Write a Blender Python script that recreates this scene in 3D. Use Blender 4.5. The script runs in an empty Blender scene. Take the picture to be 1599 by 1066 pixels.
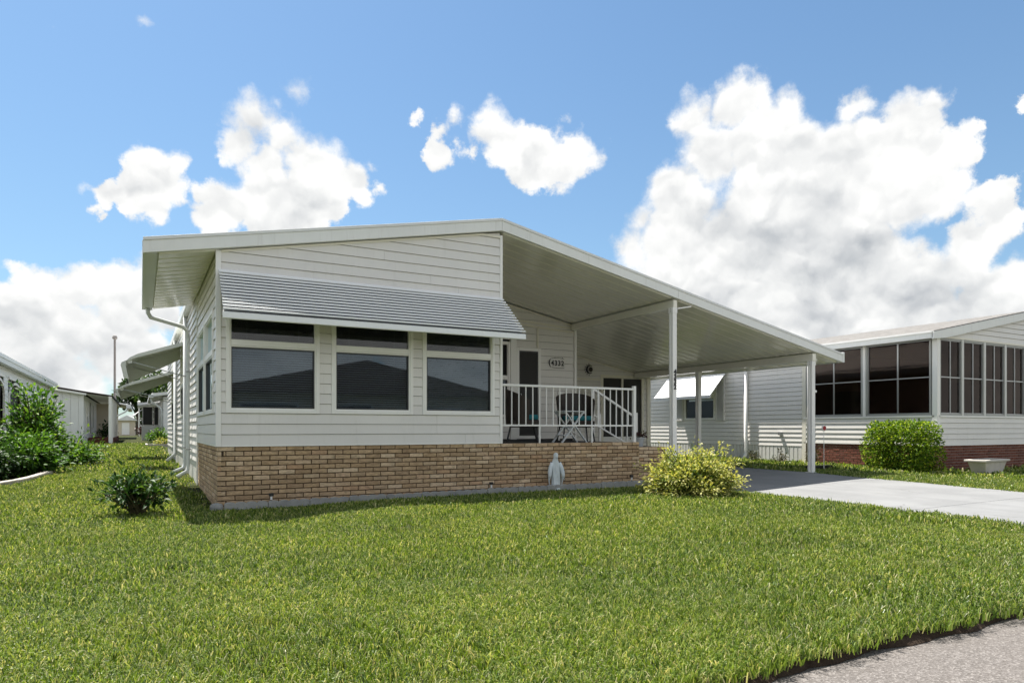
import bpy, math, random
import numpy as np
from mathutils import Vector, Matrix

random.seed(7)
RNG = np.random.default_rng(11)
SC = bpy.context.scene
COL = SC.collection
R = math.radians

# ------------------------------------------------------------------ camera
CAM = Vector((-0.980, -10.755, 1.20))
YAW = R(28.55)
cd = bpy.data.cameras.new("camera")
cam = bpy.data.objects.new("camera", cd)
COL.objects.link(cam)
cam.location = CAM
cam.rotation_euler = (R(90), 0, -YAW)
cd.sensor_fit = 'HORIZONTAL'
cd.sensor_width = 36.0
cd.lens = 24.0
cd.shift_x = 0.0
cd.shift_y = 136.0 / 1599.0
cd.clip_start = 0.05
cd.clip_end = 3000
SC.camera = cam

# ------------------------------------------------------------------ sun
SUN = Vector((-0.134, 0.424, 1.0)).normalized()
sd = bpy.data.lights.new("sun", 'SUN')
sd.energy = 4.2
sd.angle = R(0.55)
sd.color = (1.0, 0.955, 0.88)
sun = bpy.data.objects.new("sun", sd)
COL.objects.link(sun)
sun.rotation_euler = SUN.to_track_quat('Z', 'Y').to_euler()

# ------------------------------------------------------------------ view
SC.view_settings.view_transform = 'Standard'
SC.view_settings.look = 'None'
SC.view_settings.gamma = 1.0
SC.view_settings.use_curve_mapping = False
SC.view_settings.exposure = 1.45

# ------------------------------------------------------------------ world: Nishita sky with cumulus
SKY_STRENGTH = 0.066
CLOUD_WHITE = 5.9
world = bpy.data.worlds.new("World")
SC.world = world
world.use_nodes = True


class NT:
    """small helper for node trees"""
    def __init__(self, tree):
        self.t = tree
        self.n = tree.nodes
        self.l = tree.links

    def node(self, kind, **kw):
        nd = self.n.new(kind)
        for k, v in kw.items():
            setattr(nd, k, v)
        return nd

    def put(self, sock, v):
        if v is None:
            return
        if isinstance(v, bpy.types.NodeSocket):
            self.l.new(v, sock)
        else:
            sock.default_value = v

    def math(self, op, a, b=None, c=None, clamp=False):
        nd = self.node('ShaderNodeMath', operation=op, use_clamp=clamp)
        for i, v in enumerate((a, b, c)):
            self.put(nd.inputs[i], v)
        return nd.outputs[0]

    def vmath(self, op, a, b=None, scale=None):
        nd = self.node('ShaderNodeVectorMath', operation=op)
        self.put(nd.inputs[0], a)
        self.put(nd.inputs[1], b)
        if scale is not None:
            self.put(nd.inputs['Scale'], scale)
        return nd.outputs['Value'] if op in ('DISTANCE', 'DOT_PRODUCT', 'LENGTH') else nd.outputs[0]

    def noise(self, vec, scale, detail=3, rough=0.5, out=0, dist=0.0, lac=2.0):
        nd = self.node('ShaderNodeTexNoise')
        self.put(nd.inputs['Vector'], vec)
        nd.inputs['Scale'].default_value = scale
        nd.inputs['Detail'].default_value = detail
        nd.inputs['Roughness'].default_value = rough
        nd.inputs['Lacunarity'].default_value = lac
        nd.inputs['Distortion'].default_value = dist
        return nd.outputs[out]

    def maprange(self, v, a, b, c=0.0, d=1.0, kind='SMOOTHSTEP'):
        nd = self.node('ShaderNodeMapRange', interpolation_type=kind)
        self.put(nd.inputs['Value'], v)
        nd.inputs['From Min'].default_value = a
        nd.inputs['From Max'].default_value = b
        nd.inputs['To Min'].default_value = c
        nd.inputs['To Max'].default_value = d
        return nd.outputs[0]

    def mix(self, fac, a, b, mode='MIX'):
        nd = self.node('ShaderNodeMix', data_type='RGBA', blend_type=mode)
        self.put(nd.inputs[0], fac)
        self.put(nd.inputs[6], a if not isinstance(a, tuple) else (*a, 1.0)[:4])
        self.put(nd.inputs[7], b if not isinstance(b, tuple) else (*b, 1.0)[:4])
        return nd.outputs[2]

    def ramp(self, fac, stops, interp='LINEAR'):
        nd = self.node('ShaderNodeValToRGB')
        cr = nd.color_ramp
        cr.interpolation = interp
        while len(cr.elements) < len(stops):
            cr.elements.new(0.5)
        for e, (p, c) in zip(cr.elements, stops):
            e.position = p
            e.color = (*c, 1.0)[:4]
        self.put(nd.inputs[0], fac)
        return nd.outputs[0]


def sky_dir(az_px, el_px):
    """direction of a cloud lobe, written as tangents about the house's bearing"""
    fx = (az_px - 800.0) / 1066.7
    fz = (669.0 - el_px) / 1066.7
    d = Vector((math.sin(YAW), math.cos(YAW), 0)) + fx * Vector((math.cos(YAW), -math.sin(YAW), 0)) + Vector((0, 0, fz))
    L = d.length
    return d / L, L


def build_world():
    w = NT(world.node_tree)
    w.n.clear()
    out = w.node('ShaderNodeOutputWorld')
    bg = w.node('ShaderNodeBackground')
    bg.inputs['Strength'].default_value = SKY_STRENGTH
    sky = w.node('ShaderNodeTexSky', sky_type='NISHITA')
    sky.sun_disc = False
    sky.sun_elevation = math.asin(SUN.z)
    sky.sun_rotation = math.atan2(SUN.x, SUN.y)
    sky.altitude = 0
    sky.air_density = 1.0
    sky.dust_density = 0.6
    sky.ozone_density = 2.2
    tc = w.node('ShaderNodeTexCoord')
    P = w.vmath('NORMALIZE', tc.outputs['Generated'])
    # domain warp
    n1 = w.noise(P, 9.0, 4, 0.55, out=1)
    n2 = w.noise(P, 34.0, 6, 0.60, out=1)
    w1 = w.vmath('SCALE', w.vmath('SUBTRACT', n1, (0.5, 0.5, 0.5)), scale=0.060)
    w2 = w.vmath('SCALE', w.vmath('SUBTRACT', n2, (0.5, 0.5, 0.5)), scale=0.022)
    Q = w.vmath('ADD', w.vmath('ADD', P, w1), w2)
    puffs = [
        (240, 262, 36), (276, 258, 22), (225, 300, 44), (268, 296, 32), (165, 296, 22), (128, 288, 12), (246, 338, 18),
        (398, 190, 36), (376, 222, 30), (440, 214, 28), (466, 150, 15), (418, 262, 42), (474, 246, 34),
        (500, 280, 50), (546, 282, 28), (358, 318, 42), (425, 325, 58), (490, 325, 50), (328, 345, 28), (568, 312, 14), (578, 262, 7),
        (722, 190, 16), (690, 236, 18), (780, 222, 34), (832, 242, 46), (884, 256, 36), (766, 168, 10), (885, 187, 6), (915, 250, 16), (660, 180, 7), (700, 200, 13), (722, 216, 13), (742, 232, 15), (758, 190, 14), (776, 196, 16), (930, 246, 6), (590, 300, 7), (440, 172, 10), (148, 292, 13), (140, 318, 8), (160, 328, 9),
        (1088, 188, 38), (1158, 166, 44), (1232, 172, 30), (1262, 214, 40), (1200, 226, 66), (1118, 240, 56), (1346, 158, 28),
        (1418, 186, 50), (1366, 236, 62), (1470, 236, 46), (1508, 250, 18), (1300, 280, 84), (1420, 290, 74), (1220, 320, 90),
        (1062, 320, 60), (1000, 352, 28), (988, 392, 38), (1060, 395, 80), (1180, 400, 100), (1300, 345, 84), (1330, 420, 84),
        (1100, 470, 90), (1240, 470, 110), (1400, 470, 90), (1440, 425, 36), (1540, 316, 26), (1560, 346, 30), (1524, 386, 44),
        (1494, 420, 34), (1560, 462, 60), (1600, 440, 50), (1598, 172, 13), (970, 395, 24),
        (70, 462, 44), (140, 456, 42), (10, 486, 46), (90, 510, 66), (196, 436, 36), (232, 470, 60), (190, 545, 70),
        (40, 560, 74), (246, 416, 34), (38, 412, 11), (100, 620, 70), (240, 590, 60), (170, 470, 30), (226, 30, 9),
    ]
    field = None
    for (px, py, r) in puffs:
        D, L = sky_dir(px, py)
        rad = r / 1066.7 / L * 1.06
        dist = w.vmath('DISTANCE', Q, tuple(D))
        v = w.math('SUBTRACT', rad, dist)
        field = v if field is None else w.math('SMOOTH_MAX', field, v, 0.008)
    # cumulus for the unseen rest of the sky, coverage raised to add fill light
    fwd = (math.sin(YAW), math.cos(YAW), 0.0)
    away = w.maprange(w.vmath('DOT_PRODUCT', P, fwd), 0.62, 0.45)
    sep = w.node('ShaderNodeSeparateXYZ')
    w.put(sep.inputs[0], P)
    elev = sep.outputs[2]
    big = w.noise(P, 3.4, 3, 0.5)
    thr = w.maprange(elev, 0.02, 0.85, 0.36, 0.52, 'LINEAR')
    rest = w.math('MULTIPLY', w.math('SUBTRACT', w.math('ADD', big, w.math('MULTIPLY', w.math('SUBTRACT', w.noise(P, 14.0, 5, 0.6), 0.5), 0.35)), thr), 0.30)
    rest = w.math('ADD', rest, w.maprange(away, 0.0, 1.0, -0.12, 0.0))
    field = w.math('MAXIMUM', field, rest)
    # low hazy cloud towards the horizon
    lowcloud = w.math('MULTIPLY', w.maprange(elev, 0.16, 0.05), w.math('SUBTRACT', w.noise(P, 7.0, 4, 0.6), 0.36))
    field = w.math('MAXIMUM', field, w.math('SUBTRACT', w.math('MULTIPLY', lowcloud, 0.22), 0.014))
    # cauliflower lobes at two sizes
    def lobes(vec, sc):
        vo = w.node('ShaderNodeTexVoronoi', feature='SMOOTH_F1')
        vo.inputs['Scale'].default_value = sc
        vo.inputs['Smoothness'].default_value = 0.35
        w.put(vo.inputs['Vector'], vec)
        return vo.outputs['Distance']
    upv = (SUN * 0.5 + Vector((0, 0, 0.8))).normalized()
    la, lb = lobes(Q, 17.0), lobes(Q, 40.0)
    la2 = lobes(w.vmath('ADD', Q, tuple(upv * 0.016)), 17.0)
    lb2 = lobes(w.vmath('ADD', Q, tuple(upv * 0.008)), 40.0)
    edge = w.noise(P, 42.0, 8, 0.70)
    puff = w.math('ADD', w.math('MULTIPLY', w.math('SUBTRACT', 0.52, la), 0.013), w.math('MULTIPLY', w.math('SUBTRACT', 0.50, lb), 0.011))
    f2 = w.math('ADD', w.math('ADD', field, puff), w.math('MULTIPLY', w.math('SUBTRACT', edge, 0.5), 0.030))
    wisp = w.noise(P, 5.0, 3, 0.6)
    soft = w.maprange(wisp, 0.40, 0.62, 0.006, 0.026, 'LINEAR')
    dens = w.maprange(w.math('DIVIDE', w.math('ADD', f2, 0.004), soft), 0.0, 1.0)
    # self shading: lobes are brighter on the side that looks up to the sun; thick bases go grey
    relief = w.math('ADD', w.math('MULTIPLY', w.math('SUBTRACT', la2, la), 0.30), w.math('MULTIPLY', w.math('SUBTRACT', lb2, lb), 0.20))
    b0 = w.noise(Q, 9.0, 5, 0.55)
    b1 = w.noise(w.vmath('ADD', Q, tuple(upv * 0.03)), 9.0, 5, 0.55)
    relief = w.math('ADD', relief, w.math('MULTIPLY', w.math('SUBTRACT', b0, b1), 0.45))
    thick = w.maprange(field, 0.004, 0.085)
    greys = None
    for (px, py, r) in [(1215, 372, 75), (1130, 500, 85), (1330, 400, 80), (1290, 470, 90), (1420, 460, 80), (1500, 480, 60), (470, 340, 40), (40, 520, 40), (90, 590, 50), (1120, 340, 45)]:
        D, L = sky_dir(px, py)
        v = w.math('SUBTRACT', 1.0, w.math('DIVIDE', w.vmath('DISTANCE', Q, tuple(D)), r / 1066.7 / L * 1.6), clamp=True)
        greys = v if greys is None else w.math('SMOOTH_MAX', greys, v, 0.2)
    gn = w.math('MULTIPLY', w.maprange(greys, 0.0, 1.0), w.maprange(w.noise(Q, 8.0, 5, 0.6), 0.32, 0.62, 0.35, 1.0))
    dark = w.math('ADD', w.math('MULTIPLY', w.math('MULTIPLY', thick, w.maprange(w.noise(Q, 6.5, 4, 0.55), 0.38, 0.68)), 0.10), w.math('MULTIPLY', gn, 0.21))
    lum = w.math('SUBTRACT', w.math('ADD', 0.945, relief), dark)
    lum = w.math('MINIMUM', w.math('MAXIMUM', lum, 0.55), 1.06)
    cw = CLOUD_WHITE
    ccol = w.mix(w.maprange(lum, 0.55, 1.0, kind='LINEAR'), (0.44 * cw, 0.47 * cw, 0.505 * cw), (1.0 * cw, 1.0 * cw, 0.985 * cw))
    # clear sky: Nishita, lifted slightly by thin bright haze towards the horizon
    haze = w.mix(w.maprange(elev, 0.60, 0.0, 0.06, 0.34), sky.outputs[0], (0.46 * cw, 0.53 * cw, 0.66 * cw))
    blue = w.mix(1.0, haze, (SKYTINT[0], SKYTINT[1], SKYTINT[2]), 'MULTIPLY')
    col = w.mix(dens, blue, ccol)
    w.put(bg.inputs['Color'], col)
    w.l.new(bg.outputs[0], out.inputs['Surface'])


SKYTINT = (0.70, 0.86, 0.90)
build_world()
world.cycles.sampling_method = 'MANUAL'
world.cycles.sample_map_resolution = 512
SC.cycles.max_bounces = 8
SC.cycles.diffuse_bounces = 6
SC.cycles.glossy_bounces = 4
SC.cycles.transparent_max_bounces = 12
SC.cycles.transmission_bounces = 4
SC.cycles.use_denoising = True
SC.cycles.sample_clamp_indirect = 6.0


# ------------------------------------------------------------------ helpers
def tag(o, label=None, cat=None, group=None, kind=None):
    if label:
        o['label'] = label
    if cat:
        o['category'] = cat
    if group:
        o['group'] = group
    if kind:
        o['kind'] = kind
    return o


def thing(name, label, cat, loc=(0, 0, 0), rz=0.0, group=None):
    o = bpy.data.objects.new(name, None)
    o.empty_display_size = 0.2
    COL.objects.link(o)
    o.location = loc
    o.rotation_euler = (0, 0, rz)
    return tag(o, label, cat, group)


def link(name, me, parent=None, loc=(0, 0, 0), rot=(0, 0, 0), scale=(1, 1, 1)):
    o = bpy.data.objects.new(name, me)
    COL.objects.link(o)
    o.parent = parent
    o.location = loc
    o.rotation_euler = rot
    o.scale = scale
    return o


def copy_tree(o, parent=None):
    c = o.copy()
    COL.objects.link(c)
    c.parent = parent
    for ch in list(o.children):
        copy_tree(ch, c)
    return c


class MB:
    def __init__(self, org=(0, 0, 0)):
        self.v = []
        self.f = []
        self.rnd = []
        self.org = org

    def add(self, verts, faces, rnd=0.0):
        b = len(self.v)
        self.v += [tuple(p) for p in verts]
        self.f += [tuple(b + i for i in f) for f in faces]
        self.rnd += [rnd] * len(faces)
        return self

    def box(self, x0, x1, y0, y1, z0, z1, rnd=0.0):
        if x1 < x0: x0, x1 = x1, x0
        if y1 < y0: y0, y1 = y1, y0
        if z1 < z0: z0, z1 = z1, z0
        return self.add([(x0, y0, z0), (x1, y0, z0), (x1, y1, z0), (x0, y1, z0), (x0, y0, z1), (x1, y0, z1), (x1, y1, z1), (x0, y1, z1)],
                        [(0, 3, 2, 1), (4, 5, 6, 7), (0, 1, 5, 4), (1, 2, 6, 5), (2, 3, 7, 6), (3, 0, 4, 7)], rnd)

    def prism(self, bottom, top):
        """two matching rings of points -> closed solid"""
        n = len(bottom)
        fs = [tuple(range(n - 1, -1, -1)), tuple(range(n, 2 * n))]
        for i in range(n):
            j = (i + 1) % n
            fs.append((i, j, n + j, n + i))
        return self.add(list(bottom) + list(top), fs)

    def beam(self, a, b, w, h, up=(0, 0, 1)):
        """rectangular bar from a to b; w across, h along up"""
        a, b = Vector(a), Vector(b)
        d = (b - a).normalized()
        u = Vector(up)
        s = d.cross(u)
        if s.length < 1e-4:
            s = d.cross(Vector((1, 0, 0)))
        s.normalize()
        u = s.cross(d).normalized()
        ring = [(-.5, -.5), (.5, -.5), (.5, .5), (-.5, .5)]
        return self.prism([a + s * (w * i) + u * (h * j) for i, j in ring], [b + s * (w * i) + u * (h * j) for i, j in ring])

    def tube(self, pts, r, n=8, caps=True):
        pts = [Vector(p) for p in pts]
        rs = r if isinstance(r, (list, tuple)) else [r] * len(pts)
        rings = []
        prev = None
        for i, p in enumerate(pts):
            if i == 0: t = pts[1] - p
            elif i == len(pts) - 1: t = p - pts[i - 1]
            else: t = (pts[i + 1] - p).normalized() + (p - pts[i - 1]).normalized()
            t.normalize()
            if prev is None:
                s = t.cross(Vector((0, 0, 1)))
                if s.length < 1e-3: s = t.cross(Vector((1, 0, 0)))
            else:
                s = prev - t * prev.dot(t)
            s.normalize()
            prev = s
            u = t.cross(s)
            rings.append([p + (s * math.cos(2 * math.pi * k / n) + u * math.sin(2 * math.pi * k / n)) * rs[i] for k in range(n)])
        vs = [q for ring in rings for q in ring]
        fs = []
        for i in range(len(pts) - 1):
            for k in range(n):
                k2 = (k + 1) % n
                fs.append((i * n + k, i * n + k2, (i + 1) * n + k2, (i + 1) * n + k))
        if caps:
            fs.append(tuple(range(n - 1, -1, -1)))
            fs.append(tuple((len(pts) - 1) * n + k for k in range(n)))
        return self.add(vs, fs)

    def lathe(self, prof, n=20, c=(0, 0, 0), sx=1.0, sy=1.0):
        vs, fs = [], []
        for (r, z) in prof:
            for k in range(n):
                a = 2 * math.pi * k / n
                vs.append((c[0] + r * sx * math.cos(a), c[1] + r * sy * math.sin(a), c[2] + z))
        for i in range(len(prof) - 1):
            for k in range(n):
                k2 = (k + 1) % n
                fs.append((i * n + k, i * n + k2, (i + 1) * n + k2, (i + 1) * n + k))
        fs.append(tuple(range(n - 1, -1, -1)))
        fs.append(tuple((len(prof) - 1) * n + k for k in range(n)))
        return self.add(vs, fs)

    def mesh(self, name, mat, smooth=False):
        me = bpy.data.meshes.new(name)
        ox, oy, oz = self.org
        me.from_pydata([(x - ox, y - oy, z - oz) for x, y, z in self.v], [], self.f)
        if mat is not None:
            me.materials.append(mat)
        if any(self.rnd):
            at = me.attributes.new('rnd', 'FLOAT', 'FACE')
            at.data.foreach_set('value', np.array(self.rnd, dtype=np.float32))
        if smooth:
            me.polygons.foreach_set('use_smooth', [True] * len(me.polygons))
        me.update()
        return me

    def build(self, name, mat, parent=None, bevel=0.0, smooth=False, label=None, kind=None):
        o = link(name, self.mesh(name, mat, smooth), parent)
        if bevel:
            m = o.modifiers.new('bevel', 'BEVEL')
            m.width = bevel
            m.segments = 2
            m.limit_method = 'ANGLE'
            m.angle_limit = R(40)
        if label: o['label'] = label
        if kind: o['kind'] = kind
        return o


# ------------------------------------------------------------------ materials
def newmat(name):
    m = bpy.data.materials.new(name)
    m.use_nodes = True
    t = NT(m.node_tree)
    t.n.clear()
    out = t.node('ShaderNodeOutputMaterial')
    b = t.node('ShaderNodeBsdfPrincipled')
    t.l.new(b.outputs[0], out.inputs['Surface'])
    return m, t, b, out


def coords(t, kind='Object'):
    return t.node('ShaderNodeTexCoord').outputs[kind]


def wpos(t):
    return t.node('ShaderNodeNewGeometry').outputs['Position']


def bump(t, b, h, strength=0.3, dist=0.01):
    nd = t.node('ShaderNodeBump')
    nd.inputs['Strength'].default_value = strength
    nd.inputs['Distance'].default_value = dist
    t.put(nd.inputs['Height'], h)
    t.l.new(nd.outputs[0], b.inputs['Normal'])


def paint(name, col, rough=0.45, var=0.06, dirt=0.12, dirtcol=(0.32, 0.29, 0.23), bumps=0.05, spec=0.5, scale=1.0, metal=0.0, streak=True):
    """painted metal / vinyl with faint mottling, rain streaks and grime"""
    m, t, b, o = newmat(name)
    p = wpos(t)
    oi = t.node('ShaderNodeObjectInfo').outputs['Random']
    n = t.noise(p, 1.3 * scale, 5, 0.6)
    c = t.mix(t.maprange(n, 0.3, 0.7), tuple(x * (1 - var) for x in col), tuple(min(0.95, x * (1 + var)) for x in col))
    c = t.mix(t.math('MULTIPLY', oi, 0.5), c, tuple(x * (1 - var) for x in col))
    if streak:
        mp = t.node('ShaderNodeMapping')
        mp.inputs['Scale'].default_value = (9, 9, 0.8)
        t.put(mp.inputs[0], p)
        st = t.noise(mp.outputs[0], 1.6 * scale, 4, 0.65)
    else:
        st = t.noise(p, 7 * scale, 4, 0.65)
    c = t.mix(t.math('MULTIPLY', t.maprange(st, 0.52, 0.82), dirt), c, dirtcol)
    t.put(b.inputs['Base Color'], c)
    t.put(b.inputs['Roughness'], t.math('ADD', t.math('MULTIPLY', n, 0.18), rough - 0.09))
    b.inputs['Specular IOR Level'].default_value = spec
    b.inputs['Metallic'].default_value = metal
    if bumps:
        bump(t, b, t.noise(p, 26 * scale, 3, 0.5), bumps, 0.01)
    return m


def brick_mat(name, cols, streak=(5, 5, 34)):
    m, t, b, o = newmat(name)
    p = coords(t)
    oi = t.node('ShaderNodeObjectInfo').outputs['Random']
    at = t.node('ShaderNodeAttribute', attribute_name='rnd').outputs['Fac']
    r = t.math('FRACT', t.math('ADD', t.math('MULTIPLY', oi, 7.31), t.math('MULTIPLY', at, 3.77)))
    off = t.vmath('SCALE', (13.1, 7.7, 5.3), scale=t.math('MULTIPLY', r, 20.0))
    mp = t.node('ShaderNodeMapping')
    mp.inputs['Scale'].default_value = streak
    t.put(mp.inputs[0], t.vmath('ADD', p, off))
    s = t.noise(mp.outputs[0], 2.6, 5, 0.68)
    blot = t.noise(t.vmath('ADD', p, off), 13.0, 4, 0.6)
    base = t.ramp(r, [(0.0, cols[0]), (0.3, cols[1]), (0.6, cols[2]), (0.85, cols[3]), (1.0, cols[4])])
    c = t.mix(t.maprange(s, 0.36, 0.66), t.mix(1.0, base, (0.74, 0.72, 0.70), 'MULTIPLY'), t.mix(1.0, base, (1.28, 1.26, 1.22), 'MULTIPLY'))
    c = t.mix(t.math('MULTIPLY', t.maprange(blot, 0.52, 0.78), 0.5), c, tuple(x * 0.45 for x in cols[1]))
    c = t.mix(t.math('MULTIPLY', t.maprange(t.noise(p, 55, 3, 0.6), 0.62, 0.8), 0.35), c, (0.55, 0.5, 0.43))
    t.put(b.inputs['Base Color'], c)
    b.inputs['Roughness'].default_value = 0.88
    b.inputs['Specular IOR Level'].default_value = 0.25
    bump(t, b, t.math('ADD', s, t.math('MULTIPLY', blot, 0.6)), 0.7, 0.006)
    return m


def rough_mat(name, c1, c2, c3, scale=6.0, rough=0.9, bs=0.4, bd=0.01, fine=60):
    m, t, b, o = newmat(name)
    p = wpos(t)
    n = t.noise(p, scale, 6, 0.62)
    n2 = t.noise(p, fine, 4, 0.7)
    c = t.mix(t.maprange(n, 0.32, 0.68), c1, c2)
    c = t.mix(t.math('MULTIPLY', t.maprange(n2, 0.5, 0.75), 0.55), c, c3)
    t.put(b.inputs['Base Color'], c)
    b.inputs['Roughness'].default_value = rough
    b.inputs['Specular IOR Level'].default_value = 0.25
    bump(t, b, t.math('ADD', n2, t.math('MULTIPLY', n, 0.5)), bs, bd)
    return m


def glass_mat(name, tint, ior=1.9, wav=0.02, rough=0.015, refl=(1, 1, 1)):
    m = bpy.data.materials.new(name)
    m.use_nodes = True
    t = NT(m.node_tree)
    t.n.clear()
    out = t.node('ShaderNodeOutputMaterial')
    tr = t.node('ShaderNodeBsdfTransparent')
    tr.inputs[0].default_value = (*tint, 1)
    gl = t.node('ShaderNodeBsdfGlossy')
    gl.inputs['Roughness'].default_value = rough
    gl.inputs['Color'].default_value = (*refl, 1)
    fr = t.node('ShaderNodeFresnel')
    fr.inputs['IOR'].default_value = ior
    if wav:
        nd = t.node('ShaderNodeBump')
        nd.inputs['Strength'].default_value = wav
        nd.inputs['Distance'].default_value = 0.05
        t.put(nd.inputs['Height'], t.noise(wpos(t), 2.2, 2, 0.4))
        t.l.new(nd.outputs[0], gl.inputs['Normal'])
    mx = t.node('ShaderNodeMixShader')
    t.l.new(fr.outputs[0], mx.inputs[0])
    t.l.new(tr.outputs[0], mx.inputs[1])
    t.l.new(gl.outputs[0], mx.inputs[2])
    t.l.new(mx.outputs[0], out.inputs['Surface'])
    return m


def leaf_mat(name, stops, rough=0.42, trans=0.35, spec=0.45, use_attr=True, tcol=1.5):
    """leaf: glossy top, light passing through"""
    m = bpy.data.materials.new(name)
    m.use_nodes = True
    t = NT(m.node_tree)
    t.n.clear()
    out = t.node('ShaderNodeOutputMaterial')
    b = t.node('ShaderNodeBsdfPrincipled')
    tl = t.node('ShaderNodeBsdfTranslucent')
    r = t.node('ShaderNodeAttribute', attribute_name='rnd').outputs['Fac'] if use_attr else t.node('ShaderNodeObjectInfo').outputs['Random']
    c = t.ramp(r, stops)
    c = t.mix(t.maprange(t.noise(wpos(t), 40, 3, 0.6), 0.3, 0.7, 0.0, 0.35), c, t.mix(1.0, c, (0.6, 0.62, 0.5), 'MULTIPLY'))
    t.put(b.inputs['Base Color'], c)
    b.inputs['Roughness'].default_value = rough
    b.inputs['Specular IOR Level'].default_value = spec
    t.put(tl.inputs[0], t.mix(1.0, c, (tcol * 1.15, tcol * 1.1, tcol * 0.5), 'MULTIPLY'))
    mx = t.node('ShaderNodeMixShader')
    mx.inputs[0].default_value = trans
    t.l.new(b.outputs[0], mx.inputs[1])
    t.l.new(tl.outputs[0], mx.inputs[2])
    t.l.new(mx.outputs[0], out.inputs['Surface'])
    return m


M = {}
M['siding'] = paint('vinyl_siding', (0.76, 0.735, 0.70), 0.42, 0.04, 0.15, bumps=0.03)
M['lap_shade'] = paint('lap_shade_dark', (0.05, 0.048, 0.045), 0.8, 0.05, 0.0, bumps=0.0, streak=False)
M['trim'] = paint('white_trim', (0.88, 0.865, 0.83), 0.38, 0.03, 0.08, bumps=0.0)
M['cream'] = paint('cream_trim', (0.82, 0.78, 0.67), 0.42, 0.03, 0.08, bumps=0.0)
M['fascia'] = paint('white_fascia_metal', (0.82, 0.825, 0.80), 0.36, 0.04, 0.20, bumps=0.02)
M['soffit'] = paint('soffit_pan_metal', (0.82, 0.795, 0.69), 0.17, 0.05, 0.10, bumps=0.008, spec=0.9, streak=False)
M['roofmetal'] = paint('white_roof_coating', (0.78, 0.78, 0.77), 0.5, 0.03, 0.12, streak=False)
M['awning'] = paint('white_awning_aluminium', (0.84, 0.85, 0.85), 0.34, 0.03, 0.08, bumps=0.0)
M['aw_gap_shade'] = paint('dark_grey_slat_gap_shade', (0.22, 0.225, 0.23), 0.5, 0.05, 0.0, bumps=0.0)
M['aw_green'] = paint('grey_green_awning_metal', (0.58, 0.60, 0.54), 0.40, 0.04, 0.14, bumps=0.02)
M['gutter'] = paint('white_gutter_metal', (0.68, 0.70, 0.69), 0.36, 0.04, 0.12, bumps=0.0)
M['rail'] = paint('white_railing_paint', (0.80, 0.79, 0.76), 0.35, 0.02, 0.06, bumps=0.0)
M['porchfloor'] = rough_mat('porch_carpet', (0.035, 0.038, 0.042), (0.055, 0.058, 0.062), (0.08, 0.08, 0.085), 5, 0.95, 0.3, 0.004)
M['blind'] = paint('blind_slats', (0.62, 0.62, 0.60), 0.5, 0.02, 0.0, bumps=0.0, streak=False)
M['dark'] = paint('dark_interior', (0.030, 0.028, 0.026), 0.8, 0.1, 0.0, bumps=0.0, streak=False)
M['interior'] = paint('interior_wall', (0.30, 0.28, 0.25), 0.8, 0.05, 0.0, bumps=0.0, streak=False)
M['porch_wall'] = paint('brown_porch_wall', (0.26, 0.20, 0.17), 0.8, 0.1, 0.0, bumps=0.0)
M['screen'] = paint('dark_screen_mesh', (0.022, 0.021, 0.020), 0.6, 0.15, 0.0, bumps=0.1, streak=False)
M['bronze'] = paint('dark_window_edge', (0.05, 0.05, 0.05), 0.4, 0.05, 0.0, bumps=0.0, streak=False)
M['alum'] = paint('mill_aluminium', (0.42, 0.43, 0.43), 0.35, 0.05, 0.1, metal=0.6, bumps=0.0)
M['frame_grey'] = paint('grey_window_frame', (0.36, 0.36, 0.34), 0.4, 0.05, 0.1, bumps=0.0)
M['glass'] = glass_mat('window_glass', (0.66, 0.69, 0.72), 1.66, 0.006, refl=(0.80, 0.92, 1.0))
M['glass_up'] = glass_mat('upper_window_glass', (0.70, 0.72, 0.72), 1.5, 0.006)
M['glass_brown'] = glass_mat('bronze_vinyl_glazing', (0.42, 0.36, 0.33), 1.30, 0.08, 0.05, (0.72, 0.62, 0.56))
M['brick'] = brick_mat('tan_brick', [(0.43, 0.30, 0.175), (0.52, 0.38, 0.24), (0.36, 0.25, 0.15), (0.64, 0.50, 0.345), (0.46, 0.295, 0.175)])
M['mortar'] = rough_mat('brown_mortar', (0.055, 0.038, 0.024), (0.08, 0.058, 0.038), (0.04, 0.028, 0.02), 8, 0.95, 0.5, 0.006)
M['redbrick'] = brick_mat('red_brick', [(0.165, 0.060, 0.042), (0.20, 0.075, 0.052), (0.13, 0.048, 0.036), (0.22, 0.090, 0.065), (0.15, 0.055, 0.040)])
M['mortar2'] = rough_mat('grey_mortar', (0.30, 0.25, 0.21), (0.36, 0.31, 0.27), (0.22, 0.18, 0.15), 8, 0.95, 0.5, 0.006)
M['concrete'] = rough_mat('grey_concrete', (0.27, 0.27, 0.26), (0.35, 0.35, 0.33), (0.18, 0.18, 0.165), 4, 0.92, 0.4, 0.006)
M['drive'] = rough_mat('painted_driveway', (0.185, 0.193, 0.202), (0.215, 0.222, 0.23), (0.155, 0.16, 0.165), 1.4, 0.75, 0.15, 0.003, 90)
M['shingle'] = rough_mat('pinkish_grey_shingle', (0.38, 0.365, 0.35), (0.47, 0.455, 0.44), (0.28, 0.265, 0.255), 5, 0.9, 0.4, 0.006)
M['brownroof'] = rough_mat('brown_shingle', (0.035, 0.026, 0.022), (0.055, 0.042, 0.034), (0.028, 0.022, 0.018), 5, 0.9, 0.4, 0.006)
M['skirt'] = paint('white_skirting', (0.70, 0.69, 0.66), 0.5, 0.04, 0.25, bumps=0.03)
M['statue'] = paint('weathered_white_plaster', (0.66, 0.71, 0.72), 0.7, 0.08, 0.35, (0.30, 0.36, 0.36), bumps=0.15, scale=7)
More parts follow.
